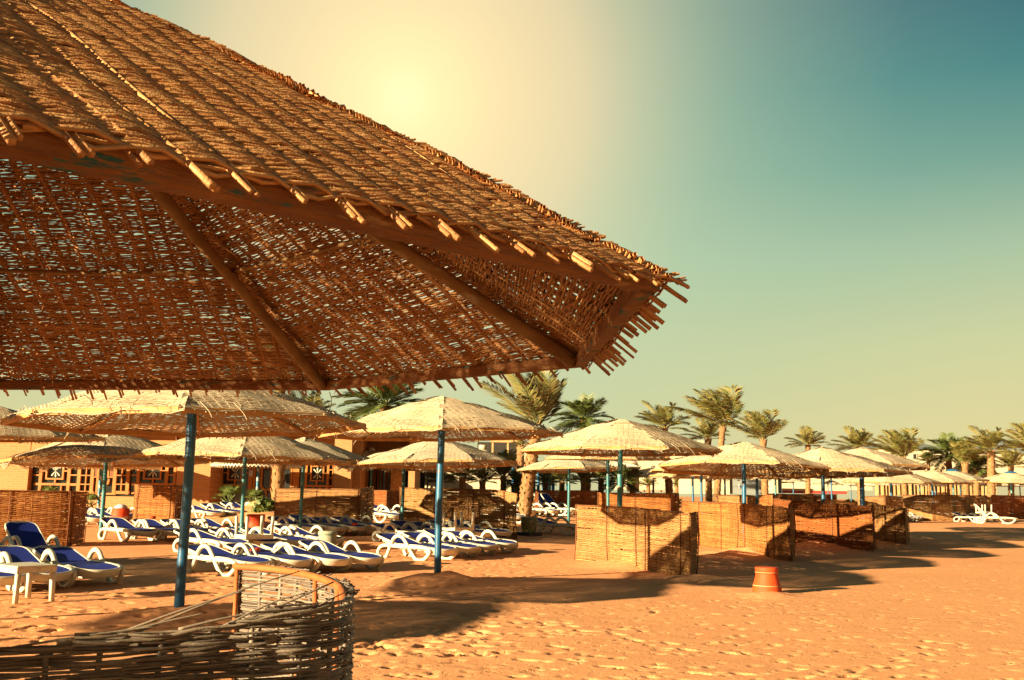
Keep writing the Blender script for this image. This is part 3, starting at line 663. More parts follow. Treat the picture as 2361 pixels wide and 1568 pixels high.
# ------------------------------------------------------------------ sun loungers
LG = 'blue and white sun loungers on the sand'
def lounger(label, back_deg):
    root = thing('sun_lounger', label, 'sun lounger', (0, 0, 0), 0, LG); W2 = .32
    side = smooth_path([(.66, .262), (.50, .268), (.30, .272), (.12, .24), (.03, .15), (.05, .06), (.15, .022), (.27, .03), (.35, .14), (.43, .30), (.53, .425), (.66, .472), (.79, .44), (.91, .335), (1.05, .185), (1.18, .06), (1.30, .022), (1.44, .045), (1.57, .13), (1.615, .205), (1.56, .252), (1.40, .272), (1.1, .268), (.66, .262)], 7)
    for sgn in (-1, 1):
        P = np.stack([side[:, 0], np.full(len(side), sgn * (W2 + .03)), side[:, 1]], -1)
        m = MB(); m.sweep(P, RR(.030, .034, .012), (0, 1, 0)); m.build('side_frame', 'white', root)
    # seat rim: a closed loop, rounded at the foot
    def rim(x0, x1, zf, rnd, mb, wid=.032, hgt=.036):
        k = [(x0, -W2)] + [(x, -W2) for x in np.linspace(x0 + .1, x1 - .28, 6)] + [(x1 - rnd + rnd * math.sin(a), -W2 * math.cos(a)) for a in np.linspace(.15, PI - .15, 13)] + [(x, W2) for x in np.linspace(x1 - .28, x0 + .1, 6)] + [(x0, W2)]
        P = np.array([(x, y, zf(x)) for x, y in k]); mb.tube(P, 1.0, 8, True, (0, 0, 1), (wid, hgt))
    zs = lambda x: .285 - .05 * max(0, (x - 1.15) / .6) ** 2 + .004
    m = MB(); rim(.55, 1.80, zs, .24, m, .022, .030); m.build('seat_frame', 'white', root)
    m = MB(); a = np.linspace(.25, PI - .25, 15); x = 1.80 - .24 + .255 * np.sin(a); y = -.335 * np.cos(a)
    v = np.concatenate([np.stack([x, y, [zs(q) + .018 for q in x]], -1), np.stack([x - .012, y * .98, [zs(q) - .085 for q in x]], -1), np.stack([x - .035, y * .94, [zs(q) - .085 for q in x]], -1), np.stack([x - .03, y * .94, [zs(q) + .012 for q in x]], -1)])
    K = len(a); i = np.arange(3)[:, None] * K; j = np.arange(K - 1)[None]; m.add(v, np.stack([i + j, i + j + 1, i + K + j + 1, i + K + j], -1).reshape(-1, 4)); m.build('foot_apron', 'white', root)
    def sheet(xs, ws_, zf, th, mb):
        T = []; Bt = []
        for x, w in zip(xs, ws_):
            for q in np.linspace(-1, 1, 5):
                T.append((x, q * w, zf(x) - .012 * (1 - q * q))); Bt.append((x, q * w, zf(x) - .012 * (1 - q * q) - th))
        n = len(xs); q = [(r * 5 + c, r * 5 + c + 1, r * 5 + c + 6, r * 5 + c + 5) for r in range(n - 1) for c in range(4)]
        mb.add(T, [f[::-1] for f in q]); mb.add(Bt, q)
    xs = list(np.linspace(.56, 1.54, 9)) + [1.64, 1.71, 1.76, 1.785]; wd = [.318] * 9 + [.30, .26, .20, .11]
    m = MB(); sheet(xs, wd, lambda x: zs(x) + .016, .008, m); m.build('seat_sling', 'blue', root)
    m = MB(); m.box((.62, -.28, .20), (.68, .28, .235)); m.box((1.2, -.3, .20), (1.25, .3, .235)); m.build('cross_bar', 'white', root)
    ba = math.radians(back_deg); ca, sa = math.cos(ba), math.sin(ba)
    bp = lambda d: (.56 - d * ca, .292 + d * sa)
    m = MB(); k = [(0, -.30)] + [(d, -.30) for d in np.linspace(.1, .62, 6)] + [(.72, -.27), (.775, -.19), (.79, 0), (.775, .19), (.72, .27)] + [(d, .30) for d in np.linspace(.62, .1, 6)] + [(0, .30)]
    m.tube(np.array([(bp(d)[0], y, bp(d)[1]) for d, y in k]), 1.0, 8, True, (-sa, 0, -ca) if False else (0, 0, 1), (.020, .026)); bk = m.build('backrest', 'white', root)
    m = MB(); ds = [0.01, .15, .3, .45, .62, .70, .755, .775]; ww = [.295, .295, .295, .295, .295, .27, .21, .12]; T = []; Bt = []
    for d, w in zip(ds, ww):
        for q in np.linspace(-1, 1, 5):
            X, Z = bp(d); n = .016 - .014 * (1 - q * q); T.append((X + sa * n, q * w, Z + ca * n)); Bt.append((X + sa * (n - .008), q * w, Z + ca * (n - .008)))
    q = [(r * 5 + c, r * 5 + c + 1, r * 5 + c + 6, r * 5 + c + 5) for r in range(7) for c in range(4)]
    m.add(T, q); m.add(Bt, [f[::-1] for f in q]); m.build('back_sling', 'blue', bk)
    for sgn in (-1, 1):
        m = MB(); ds = np.linspace(.14, .46, 11)
        T = np.array([(bp(d)[0], sgn * .31, bp(d)[1] - .022 - (.034 if i % 2 else 0)) for i, d in enumerate(ds)]); m.tube(T, .014, 4)
        m.build('ratchet', 'white', root)
        if back_deg > 30: X, Z = bp(.42); m = MB(); m.tube([(X, sgn * .25, Z - .02), (.30, sgn * .25, .262)], .012, 6); m.build('prop', 'white', root)
    reg(root); return root
L_FLAT = lounger('white lounger with blue sling cloth', 13); FLATS = [L_FLAT, lounger('white lounger with blue sling cloth', 10), lounger('white lounger with blue sling cloth', 16)]; L_UP = lounger('white lounger with raised blue back', 46); L_MID = lounger('white lounger with half raised blue back', 33)
used = {}
def put_lounger(label, px, py, head=-43, up=False, sc=1.06, z=0.0):
    src = (R_.choice(FLATS), L_UP, L_MID)[int(up)]
    o = src if src not in used else copy_tree(src); used[src] = 1
    h = math.radians(head + (R_.random() - .5) * 5)
    p = G(px, py)                                   # first guess, then the foot end stands .28 above the ground there
    for _ in range(6): p = G(px, py, float(zg(p.x, p.y)) + .27 * sc + z)
    ox, oy = 1.72 * sc, .05
    x = p.x - (ox * math.cos(h) - oy * math.sin(h)); y = p.y - (ox * math.sin(h) + oy * math.cos(h))
    o.location = (x, y, float(zg((x + p.x) / 2, (y + p.y) / 2)) - .012 + z); o.rotation_euler = (0, 0, h); o.scale = (sc, sc, sc); o['label'] = label
    return o
ordn = ['first', 'second', 'third', 'fourth', 'fifth', 'sixth']
def row(desc, tips, **k):
    for i, (px, py) in enumerate(tips): put_lounger('%s lounger from left in %s' % (ordn[i], desc), px, py, **k)
row('the front row of four right of the bright blue pole', [(601, 1291), (697, 1287), (786, 1285), (859, 1282)], sc=1.0)
row('the front right row of four by the sand mound pole', [(1034, 1262), (1088, 1258), (1132, 1253), (1177, 1249)])
row('the rear right row of five under the tall tan windbreak', [(989, 1229), (1031, 1228), (1074, 1227), (1122, 1226), (1165, 1224)], sc=1.1)
row('the row of four before the long tan windbreak', [(733, 1214.5), (786, 1214), (830, 1213.6), (877, 1212.5)], sc=1.15)
row('the sunlit left row of four ending with an ashtray', [(342, 1222.5), (412, 1222), (484, 1222), (549, 1219.5)], sc=1.12)
row('the far row of four before the fan palm', [(545, 1194.5), (590, 1194), (632, 1193.5), (672, 1193)], sc=1.15)
row('the far left row of three beside the orange bin', [(230, 1198), (278, 1197.5), (322, 1197)], sc=1.15)
put_lounger('lone sun lounger behind the sunlit left row, right of the bright blue pole', 500, 1195, sc=1.15)
row('the shaded middle row of four carrying the upturned table', [(553, 1248), (625, 1245), (692, 1242), (772, 1238.6)], sc=1.1)
row('the flat left edge row behind the white side table', [(20, 1323), (128, 1315.5), (243, 1308)], sc=1.0)
row('the raised left edge row under the wide orange windbreak', [(27, 1272), (139, 1267.5)], up=2, sc=1.0)
row('the front of the sunbed heap beside the mosaic drum', [(1203, 1204.5), (1222, 1197), (1252, 1196.5), (1279, 1197)], sc=1.2, head=-38)
row('the back of the sunbed heap below the red windbreak', [(1236, 1186), (1262, 1185), (1284, 1185), (1312, 1184)], sc=1.2, head=-38)
for q, (px, py) in enumerate([(1322, 1192), (1338, 1184)]): put_lounger('raised sun lounger showing its blue back in the sunbed heap, %s' % ('nearer one', 'farther one')[q], px, py, -35, True, 1.2)
put_lounger('sun lounger half hidden by the left end of the nearest full windbreak', 1352, 1217, -32, False, 1.1)
row('the shaded pair left of the tall tan windbreak', [(917, 1201), (951, 1199.5)], sc=1.2)
row('the far pair before the small reddish windbreak', [(880, 1186), (914, 1185.5)], sc=1.2)
put_lounger('white sun lounger alone on open sand at the right edge, back raised', 2341, 1200, -16, True, 1.0)
row('the dark pair behind the lone white lounger at right', [(2272, 1193), (2290, 1192)], sc=.85, head=-60)
row('the three at the foot of the long dark windbreak', [(2196, 1190.5), (2207, 1189.5), (2217, 1189)], sc=.8, head=-62)
row('the row of three emerging behind the last right row windbreak', [(2106, 1192), (2115, 1191), (2123, 1190.5)], sc=.8, head=-62)
# ------------------------------------------------------------------ side tables, bins, ashtrays
TG = 'white plastic side tables'
def table():
    t = thing('side_table', 'white side table', 'table', (0, 0, 0), 0, TG); w, l = .235, .30
    m = MB(); m.box((-l, -w, .405), (l, w, .43)); o = m.build('tabletop', 'white', t, False); md = o.modifiers.new('bevel', 'BEVEL'); md.width = .012; md.segments = 2
    m = MB(); e = .004
    m.box((-l + e, -w + e, .345), (l - e, -w + .022, .404)); m.box((-l + e, w - .022, .345), (l - e, w - e, .404)); m.box((-l + e, -w + .024, .345), (-l + .022, w - .024, .404)); m.box((l - .022, -w + .024, .345), (l - e, w - .024, .404)); m.build('apron', 'white', t, False)
    for a in (-1, 1):
        for b in (-1, 1):
            m = MB(); m.sweep([(a * (l - .035) + a * .012 * q, b * (w - .035) + b * .010 * q, .343 * (1 - q)) for q in np.linspace(0, 1, 3)], RR(.026 , .026, .007), (0, 1, 0)); m.build('leg', 'white', t)
    reg(t); return t
T0 = table(); p = G(50, 1384); T0.location = p; T0.rotation_euler = (0, 0, math.radians(-38)); T0.scale = (1.08, 1.08, 1.03); T0['label'] = 'white side table standing on the sand in the left foreground'
def put_table(label, px, py, z, rz, flip=False, sc=1.0, D=None):
    o = copy_tree(T0); p = G(px, py)
    if z:
        for _ in range(5): p = G(px, py, float(zg(p.x, p.y)) + z)
    o.location = p + Vector((0, 0, .43 * sc if flip else 0)); o.rotation_euler = (PI if flip else 0, 0, rz); o.scale = (sc, sc, sc); o['label'] = label
put_table('upturned white table with its legs in the air on the shaded middle loungers', 585, 1242, .33, .75, True, 1.15)
put_table('upturned white table with its legs in the air behind the centre pole', 1056, 1224, .34, .75, True, 1.2)
put_table('white side table behind the sunlit left row, below the narrow boxy windbreak', 356, 1222, 0, .75, False, 1.25)
put_table('upturned white table on the dark pair of loungers at far right', 2268, 1184, .34, .3, True, 1.1)
put_table('white side table in the gap below the small reddish windbreak', 884, 1190, 0, .75, False, 1.2)
def drum(name, label, cat, px, py, prof, mat, group=None, D=None, rimh=None):
    t = thing(name, label, cat, G(px, py), R_.random(), group); m = MB(); m.lathe(prof, 28); m.build('body', mat, t); return t
b = drum('bucket', 'bright orange terracotta tub upside down on the open sand, casting a long shadow', 'bucket', 1768, 1369, [(.205, -.04), (.215, .02), (.212, .08), (.190, .17), (.168, .25), (.160, .295)], 'terracotta')
m = MB(); m.lathe([(.161, .294), (.168, .297), (.170, .375), (.166, .388), (.155, .39), (0, .388)], 28); m.build('rim_band', 'terracotta', b)
m = MB(); m.lathe([(.2055, .118), (.2068, .122), (.2035, .130)], 28); m.lathe([(.1700, .31), (.1712, .314), (.1708, .320)], 28); m.build('pale_stripe', 'wood', b)
OG = 'orange bins among the loungers'
b = drum('bin', 'orange bin with a white bag on top, among the far left loungers', 'bin', 276, 1212, [(.26, 0), (.29, .1), (.29, .55), (.26, .58), (0, .58)], 'terracotta', OG)
m = MB(); m.lathe([(.2, .575), (.22, .62), (.12, .70), (0, .72)], 14); m.build('bag', 'paper', b)
b = drum('bin', 'orange bin seen through the legs of the upturned table', 'bin', 588, 1231, [(.25, 0), (.27, .08), (.27, .56), (.24, .58), (0, .58)], 'terracotta', OG)
m = MB(); m.lathe([(.271, .50), (.282, .505), (.282, .585), (.24, .60)], 20); m.build('rim_band', 'terracotta', b)
b = drum('stool', 'pale round drum stool behind the front row of loungers', 'stool', 754, 1268, [(.19, 0), (.215, .1), (.215, .36)], 'stone')
m = MB(); m.lathe([(.216, .36), (.235, .365), (.235, .43), (.21, .45), (0, .45)], 24); m.build('top', 'stone', b)
b = drum('planter', 'dark mosaic drum on a square base beside the sunbed heap', 'planter', 1219, 1234, [(.21, .10), (.26, .3), (.28, .55), (.25, .58), (0, .56)], 'mosaic')
m = MB(); m.box((-.3, -.3, -.02), (.3, .3, .10)); m.build('base', 'darkmetal', b, False)
AG = 'orange ashtrays left on loungers'
for px, py, z, lab in [(588, 1272, .31, 'orange ashtray on the second lounger of the front row'), (517, 1218, .34, 'orange ashtray on the last lounger of the sunlit left row'), (817, 1211, .34, 'orange ashtray on the third lounger before the long tan windbreak'), (351, 1196, .56, 'orange ashtray on the white table below the narrow boxy windbreak')]:
    p = G(px, py + 30)
    for _ in range(6): p = G(px, py, float(zg(p.x, p.y)) + z)
    t = thing('ashtray', lab, 'ashtray', p, 0, AG); m = MB(); m.lathe([(.075, 0), (.095, .02), (.095, .06), (.075, .07)], 18); m.build('bowl', 'terracotta', t); m = MB(); m.lathe([(.074, .069), (.03, .055), (0, .05)], 18); m.build('tray', 'terracotta', t)
# ------------------------------------------------------------------ palms
def frond(mb, org, az, el, L, droop, rng, wind=(0, 0), nl=40, lw=.034, ll=.34, hang=.35):
    d = np.array((math.cos(az) * math.cos(el), math.sin(az) * math.cos(el), math.sin(el))); t = np.linspace(0, 1, 12)
    P = org + d * (L * t)[:, None] + np.array((wind[0], wind[1], -droop)) * (L * t ** 2.1)[:, None]
    mb.tube(P, .030 * (1 - .85 * t) * (L / 2.4), 4, False)
    T = np.gradient(P, axis=0); T /= np.linalg.norm(T, axis=1)[:, None]
    up = np.array((0, 0, 1.0)); sd = np.cross(T, up); sd /= np.linalg.norm(sd, axis=1)[:, None] + 1e-9; nn = np.cross(sd, T)
    s = np.linspace(.16, .99, nl); f = s * 11; i = np.clip(f.astype(int), 0, 10); w = (f - i)[:, None]
    Pc = P[i] * (1 - w) + P[i + 1] * w; Tc = T[i]; Sc = sd[i]; Nc = nn[i]
    prof = ll * L * np.clip(np.sin(PI * np.clip(s * .92 + .04, 0, 1)) ** .6, .12, 1)
    for sg in (-1, 1):
        r = np.array([rng.random() for _ in range(nl * 3)]).reshape(nl, 3)
        dr = Sc * sg * .75 + Tc * (.62 + .2 * r[:, :1]) + Nc * (.25 * r[:, 1:2]) - up * hang * (.4 + r[:, 2:])
        dr /= np.linalg.norm(dr, axis=1)[:, None]; ln = (prof * (.75 + .4 * r[:, 0]))[:, None]
        a = Pc; c = Pc + dr * ln + np.array((wind[0], wind[1], 0)) * ln * .5; m_ = (a + c) / 2 + np.array((0, 0, .02))
        wd = np.cross(dr, Nc); wd /= np.linalg.norm(wd, axis=1)[:, None] + 1e-9; wd = wd * lw * L * .30
        v = np.stack([a, m_ + wd, c, m_ - wd], 1).reshape(-1, 3); mb.add(v, np.arange(nl * 4).reshape(nl, 4))
def crown_mesh(seed, n, L, e_hi, e_lo, droop, wind, mat, nl=40, hang=.35):
    rng = random.Random(seed); mb = MB()
    for k in range(n):
        q = (k + .5) / n; el = math.radians(e_hi + (e_lo - e_hi) * q ** .8 + (rng.random() - .5) * 14); az = k * 2.39996 + rng.random() * .5
        frond(mb, np.array((.05 * math.cos(az), .05 * math.sin(az), .1 * (1 - q))), az, el, L * (.8 + .35 * rng.random()), droop * (.7 + .6 * rng.random()), rng, wind, nl, hang=hang)
    return mb.mesh('crown', mat, False)
CR = {'dense': crown_mesh(1, 34, 2.4, 84, -15, .36, (-.08, 0), 'leaf_dark', 56, .20), 'mid': crown_mesh(2, 20, 2.6, 87, 10, .28, (-.24, 0), 'leaf_mid', 54, .26),
      'blown': crown_mesh(3, 17, 2.8, 88, 26, .20, (-.42, 0), 'leaf_mid', 54, .34), 'pale': crown_mesh(4, 17, 2.9, 88, 36, .16, (-.20, 0), 'leaf_pale', 60, .16)}
def trunk_mb(P, r0, r1, seed):
    rng = random.Random(seed); mb = MB(); P = smooth_path(P, 14); n = len(P); t = np.linspace(0, 1, n); k = 12
    rad = r0 + (r1 - r0) * t; rad = rad * (1 + .10 * (np.arange(n) % 2)); rad[-3:] *= 1.25
    th = np.arange(k) * 2 * PI / k
    j = np.array([[1 + .10 * rng.random() + (.10 if (a + b) % 2 else 0) for a in range(k)] for b in range(n)])
    v = np.stack([P[:, 0, None] + rad[:, None] * j * np.cos(th), P[:, 1, None] + rad[:, None] * j * np.sin(th), np.broadcast_to(P[:, 2, None], (n, k))], -1).reshape(-1, 3)
    i = np.arange(n - 1)[:, None] * k; q = np.arange(k)[None]; kk = (q + 1) % k
    mb.add(v, np.stack([i + q, i + kk, i + k + kk, i + k + q], -1).reshape(-1, 4))
    for b in range(2, n, 1):                                     # old leaf stubs
        for a in range(0, k, 3):
            A = th[(a + b) % k]; o = P[b] + np.array((math.cos(A), math.sin(A), 0)) * rad[b]; w = rad[b] * .38; h = rad[b] * .8
            tx = np.array((-math.sin(A), math.cos(A), 0)); ou = np.array((math.cos(A), math.sin(A), 0))
            mb.add([o - tx * w, o + tx * w, o + tx * w * .5 + ou * w * .7 + (0, 0, h), o - tx * w * .5 + ou * w * .7 + (0, 0, h)], [(0, 1, 2, 3)])
    return mb
PG = 'date palms behind the beach'
def palm(label, cx, cy, D, hw, kind, tx=None, tr=.17, rz=0, base_y=None, sq=1.0):
    """cx, cy: where the fronds spring from; hw: half spread"""
    top = at(cx, cy, D); bx = at(tx if tx is not None else cx, 1150, D).x; gz = float(zg(bx, D)); root = thing('palm_tree', label, 'palm tree', (bx, D, gz), 0, PG)
    h = top.z - gz; dx = top.x - bx
    trunk_mb([(0, 0, -.2), (dx * .25, 0, h * .35), (dx * .65, 0, h * .7), (dx, 0, h)], tr * 1.12, tr * .85, int(cx)).build('trunk', 'palm_trunk', root)
    c = link('crown', CR[kind], root, (dx, 0, h)); s = hw * D / 2300 / 2.15; c.scale = (s, s, s * sq); c.rotation_euler = (0, 0, rz)
    return root
palm('tall palm whose trunk passes behind the foreground umbrella, before the restaurant', 647, 850, 40, 120, 'dense', 640, .20, .5)
palm('dense dark date palm behind the peaked centre umbrella, upper left of it', 888, 940, 50, 105, 'dense', 890, .22, 1.0)
palm('small palm tips showing right of the pale left umbrella', 722, 955, 55, 48, 'mid', 722, .18, 2)
palm('tall straw coloured palm with upswept fronds and a thick leaning trunk', 1238, 985, 40, 105, 'pale', 1207, .21, .0, None, 1.05)
palm('dense dark palm between the straw coloured palm and the teal pole umbrella', 1346, 972, 60, 72, 'dense', 1352, .22, .4)
palm('dark palm right behind the teal pole umbrella top', 1530, 990, 60, 66, 'mid', 1545, .18, .3)
palm('tall windblown palm, fronds swept left, right of centre', 1666, 985, 58, 88, 'blown', 1650, .16, .0)
palm('low small palm under the tall windblown one', 1632, 1012, 66, 48, 'mid', 1634, .18, .9)
palm('upright windblown palm with a bare trunk below, before the cream house', 1759, 1015, 56, 66, 'blown', 1764, .16, .5)
palm('far palm tips just above the flat dark bellied umbrella', 1862, 1028, 95, 44, 'mid', 1862, .2, 1.3)
palm('bushy palm left of the white villas', 1978, 1036, 82, 52, 'mid', 1985, .22, .8)
palm('palm standing before the white villa wall, fronds spread evenly', 2081, 1056, 78, 64, 'blown', 2086, .18, .2)
palm('bushy palm right of the villa window, top of the clump', 2186, 1052, 82, 60, 'dense', 2192, .22, .6)
palm('orange tinged palm in the middle of the clump', 2224, 1070, 78, 52, 'blown', 2226, .22, 1.9)
palm('tall palm with a thick trunk in the clump at right', 2284, 1044, 74, 62, 'mid', 2284, .24, .3)
palm('palm cut off by the right edge', 2388, 1048, 72, 72, 'blown', 2392, .24, .1)
palm('low green palm inside the clump, below the orange tinged one', 2250, 1082, 80, 42, 'dense', 2250, .2, 1.0)
palm('tiny palm in front of the villa wall', 2140, 1062, 88, 24, 'mid', 2140, .12, .2)
palm('low palm at the right of the clump, near the edge', 2330, 1078, 84, 46, 'mid', 2330, .2, .7)
# low palms and bushes of the garden
LOWG = 'low garden palms'
for i, (cx, cy, D, hw, kind, lab) in enumerate([(1066, 1106, 50, 52, 'mid', 'young palm with arching fronds below the white balustrade'), (1010, 1112, 54, 46, 'mid', 'low palm left of the young one in the garden'),
        (1112, 1112, 52, 44, 'mid', 'low palm under the grey shaded umbrella, left side'), (1160, 1104, 55, 50, 'pale', 'low palm behind the grey shaded umbrella'), (1190, 1116, 52, 36, 'dense', 'dark low palm beside the thin palm trunk'),
        (1345, 1112, 55, 44, 'mid', 'low palm behind the red windbreak, left'), (1385, 1108, 57, 42, 'mid', 'low palm behind the red windbreak, right'), (1430, 1112, 56, 46, 'dense', 'low palm behind the chipped teal pole'),
        (1458, 1106, 58, 30, 'pale', 'low palm with pale fronds left of the pink kiosk'), (1258, 1118, 58, 36, 'mid', 'low palm right of the leaning palm trunk'), (1295, 1114, 60, 40, 'mid', 'low palm behind the two teal poles'),
        (1494, 1118, 84, 22, 'mid', 'small palm before the pink kiosk'), (1560, 1120, 84, 20, 'mid', 'small palm under the red pergola')]):
    palm(lab, cx, cy, D, hw, kind, cx, .14, i * .7)['group'] = LOWG
palm('thin bare palm trunk left of the leaning one', 1201, 1030, 52, 22, 'mid', 1194, .18, 0)
def bush(name, label, px, D, hw, hpx, mat, seed, n=900, leaf=.10, cat='bush'):
    rng = random.Random(seed); x = at(px, 1150, D).x; g = float(zg(x, D)); root = thing(name, label, cat, (x, D, g), 0); R = hw * D / 2300; H = hpx * D / 2300; mb = MB()
    lobes = [((rng.random() - .5) * 1.3 * R, (rng.random() - .5) * R, H * (.25 + .5 * rng.random()), R * (.35 + .3 * rng.random())) for _ in range(9)]
    for k in range(n):
        lx, ly, lz, lr = rng.choice(lobes); d = Vector((rng.gauss(0, 1), rng.gauss(0, 1), rng.gauss(0, 1))).normalized(); p = Vector((lx, ly, lz)) + d * lr * (.55 + .5 * rng.random())
        if p.z < .02: continue
        a = Vector((rng.gauss(0, 1), rng.gauss(0, 1), rng.gauss(0, 1))).normalized() * leaf; b = a.cross(d).normalized() * leaf * .45
        mb.add([p - a * .5, p + b, p + a, p - b], [(0, 1, 2, 3)])
    mb.build('foliage', mat, root, False); m = MB()
    for k in range(5): a = k * 1.26; m.tube([(0, 0, -.1), (.3 * R * math.cos(a), .3 * R * math.sin(a), H * .5)], .025, 5)
    m.build('stem', 'palm_trunk', root); return root
bush('bush', 'round green bush left of the long tan windbreak', 613, 39, 24, 48, 'leaf_bush', 5, 1100, .14)
bush('bush', 'low hedge bush before the pink kiosk', 1500, 88, 34, 14, 'leaf_bush', 6, 700, .2)
bush('bush', 'low hedge bush before the red pergola posts', 1545, 90, 28, 13, 'leaf_bush', 7, 600, .2)
bush('bush', 'dry orange plant at the foot of the leaning palm', 1196, 46, 13, 24, 'leaf_pale', 8, 400, .12)
bush('bush', 'green bush behind the red and white low wall', 1965, 108, 22, 16, 'leaf_bush', 9, 500, .25)
def fan_palm(label, px, D, cy, R, seed):
    rng = random.Random(seed); x = at(px, 1150, D).x; g = float(zg(x, D)); root = thing('fan_palm', label, 'fan palm', (x, D, g), 0, 'fan palms by the restaurant'); h = at(px, cy, D).z - g; mb = MB()
    for k in range(13):
        az = k * 2.4; el = math.radians(75 - 85 * (k / 13)); d = np.array((math.cos(az) * math.cos(el), math.sin(az) * math.cos(el), math.sin(el))); c = np.array((0, 0, h * .6)) + d * R * .55
        mb.tube([(0, 0, h * .5), tuple(c)], .018, 4, False); s = np.cross(d, (0, 0, 1)); s /= np.linalg.norm(s) + 1e-9; u = np.cross(s, d)
        for b in np.linspace(-1.25, 1.25, 17):
            e = d * math.cos(b) + s * math.sin(b) - np.array((0, 0, .12)); q = c + e * R * .55 * (.8 + .3 * rng.random()); w = np.cross(e, u); w /= np.linalg.norm(w) + 1e-9; w = w * R * .035; m_ = (c + q) / 2 + u * .03
            mb.add([c, m_ + w, q, m_ - w], [(0, 1, 2, 3)])
    mb.build('fronds', 'leaf_bush', root, False); m = MB(); m.tube([(0, 0, -.2), (0, 0, h * .6)], [.14, .09], 8); m.build('trunk', 'palm_trunk', root)
fan_palm('green fan palm on the sand heap before the second lattice window', 528, 41, 1136, .80, 3)
fan_palm('fan palm half hidden behind the narrow boxy windbreak and left windbreak', 112, 42, 1128, .6, 4)
fan_palm('dry brown fan palm by the sunlit wall left of the narrow boxy windbreak', 330 - 120, 42, 1152, .55, 5)
fan_palm('fan palm behind the teal pole, partly hidden', 585, 42.5, 1140, .65, 6)
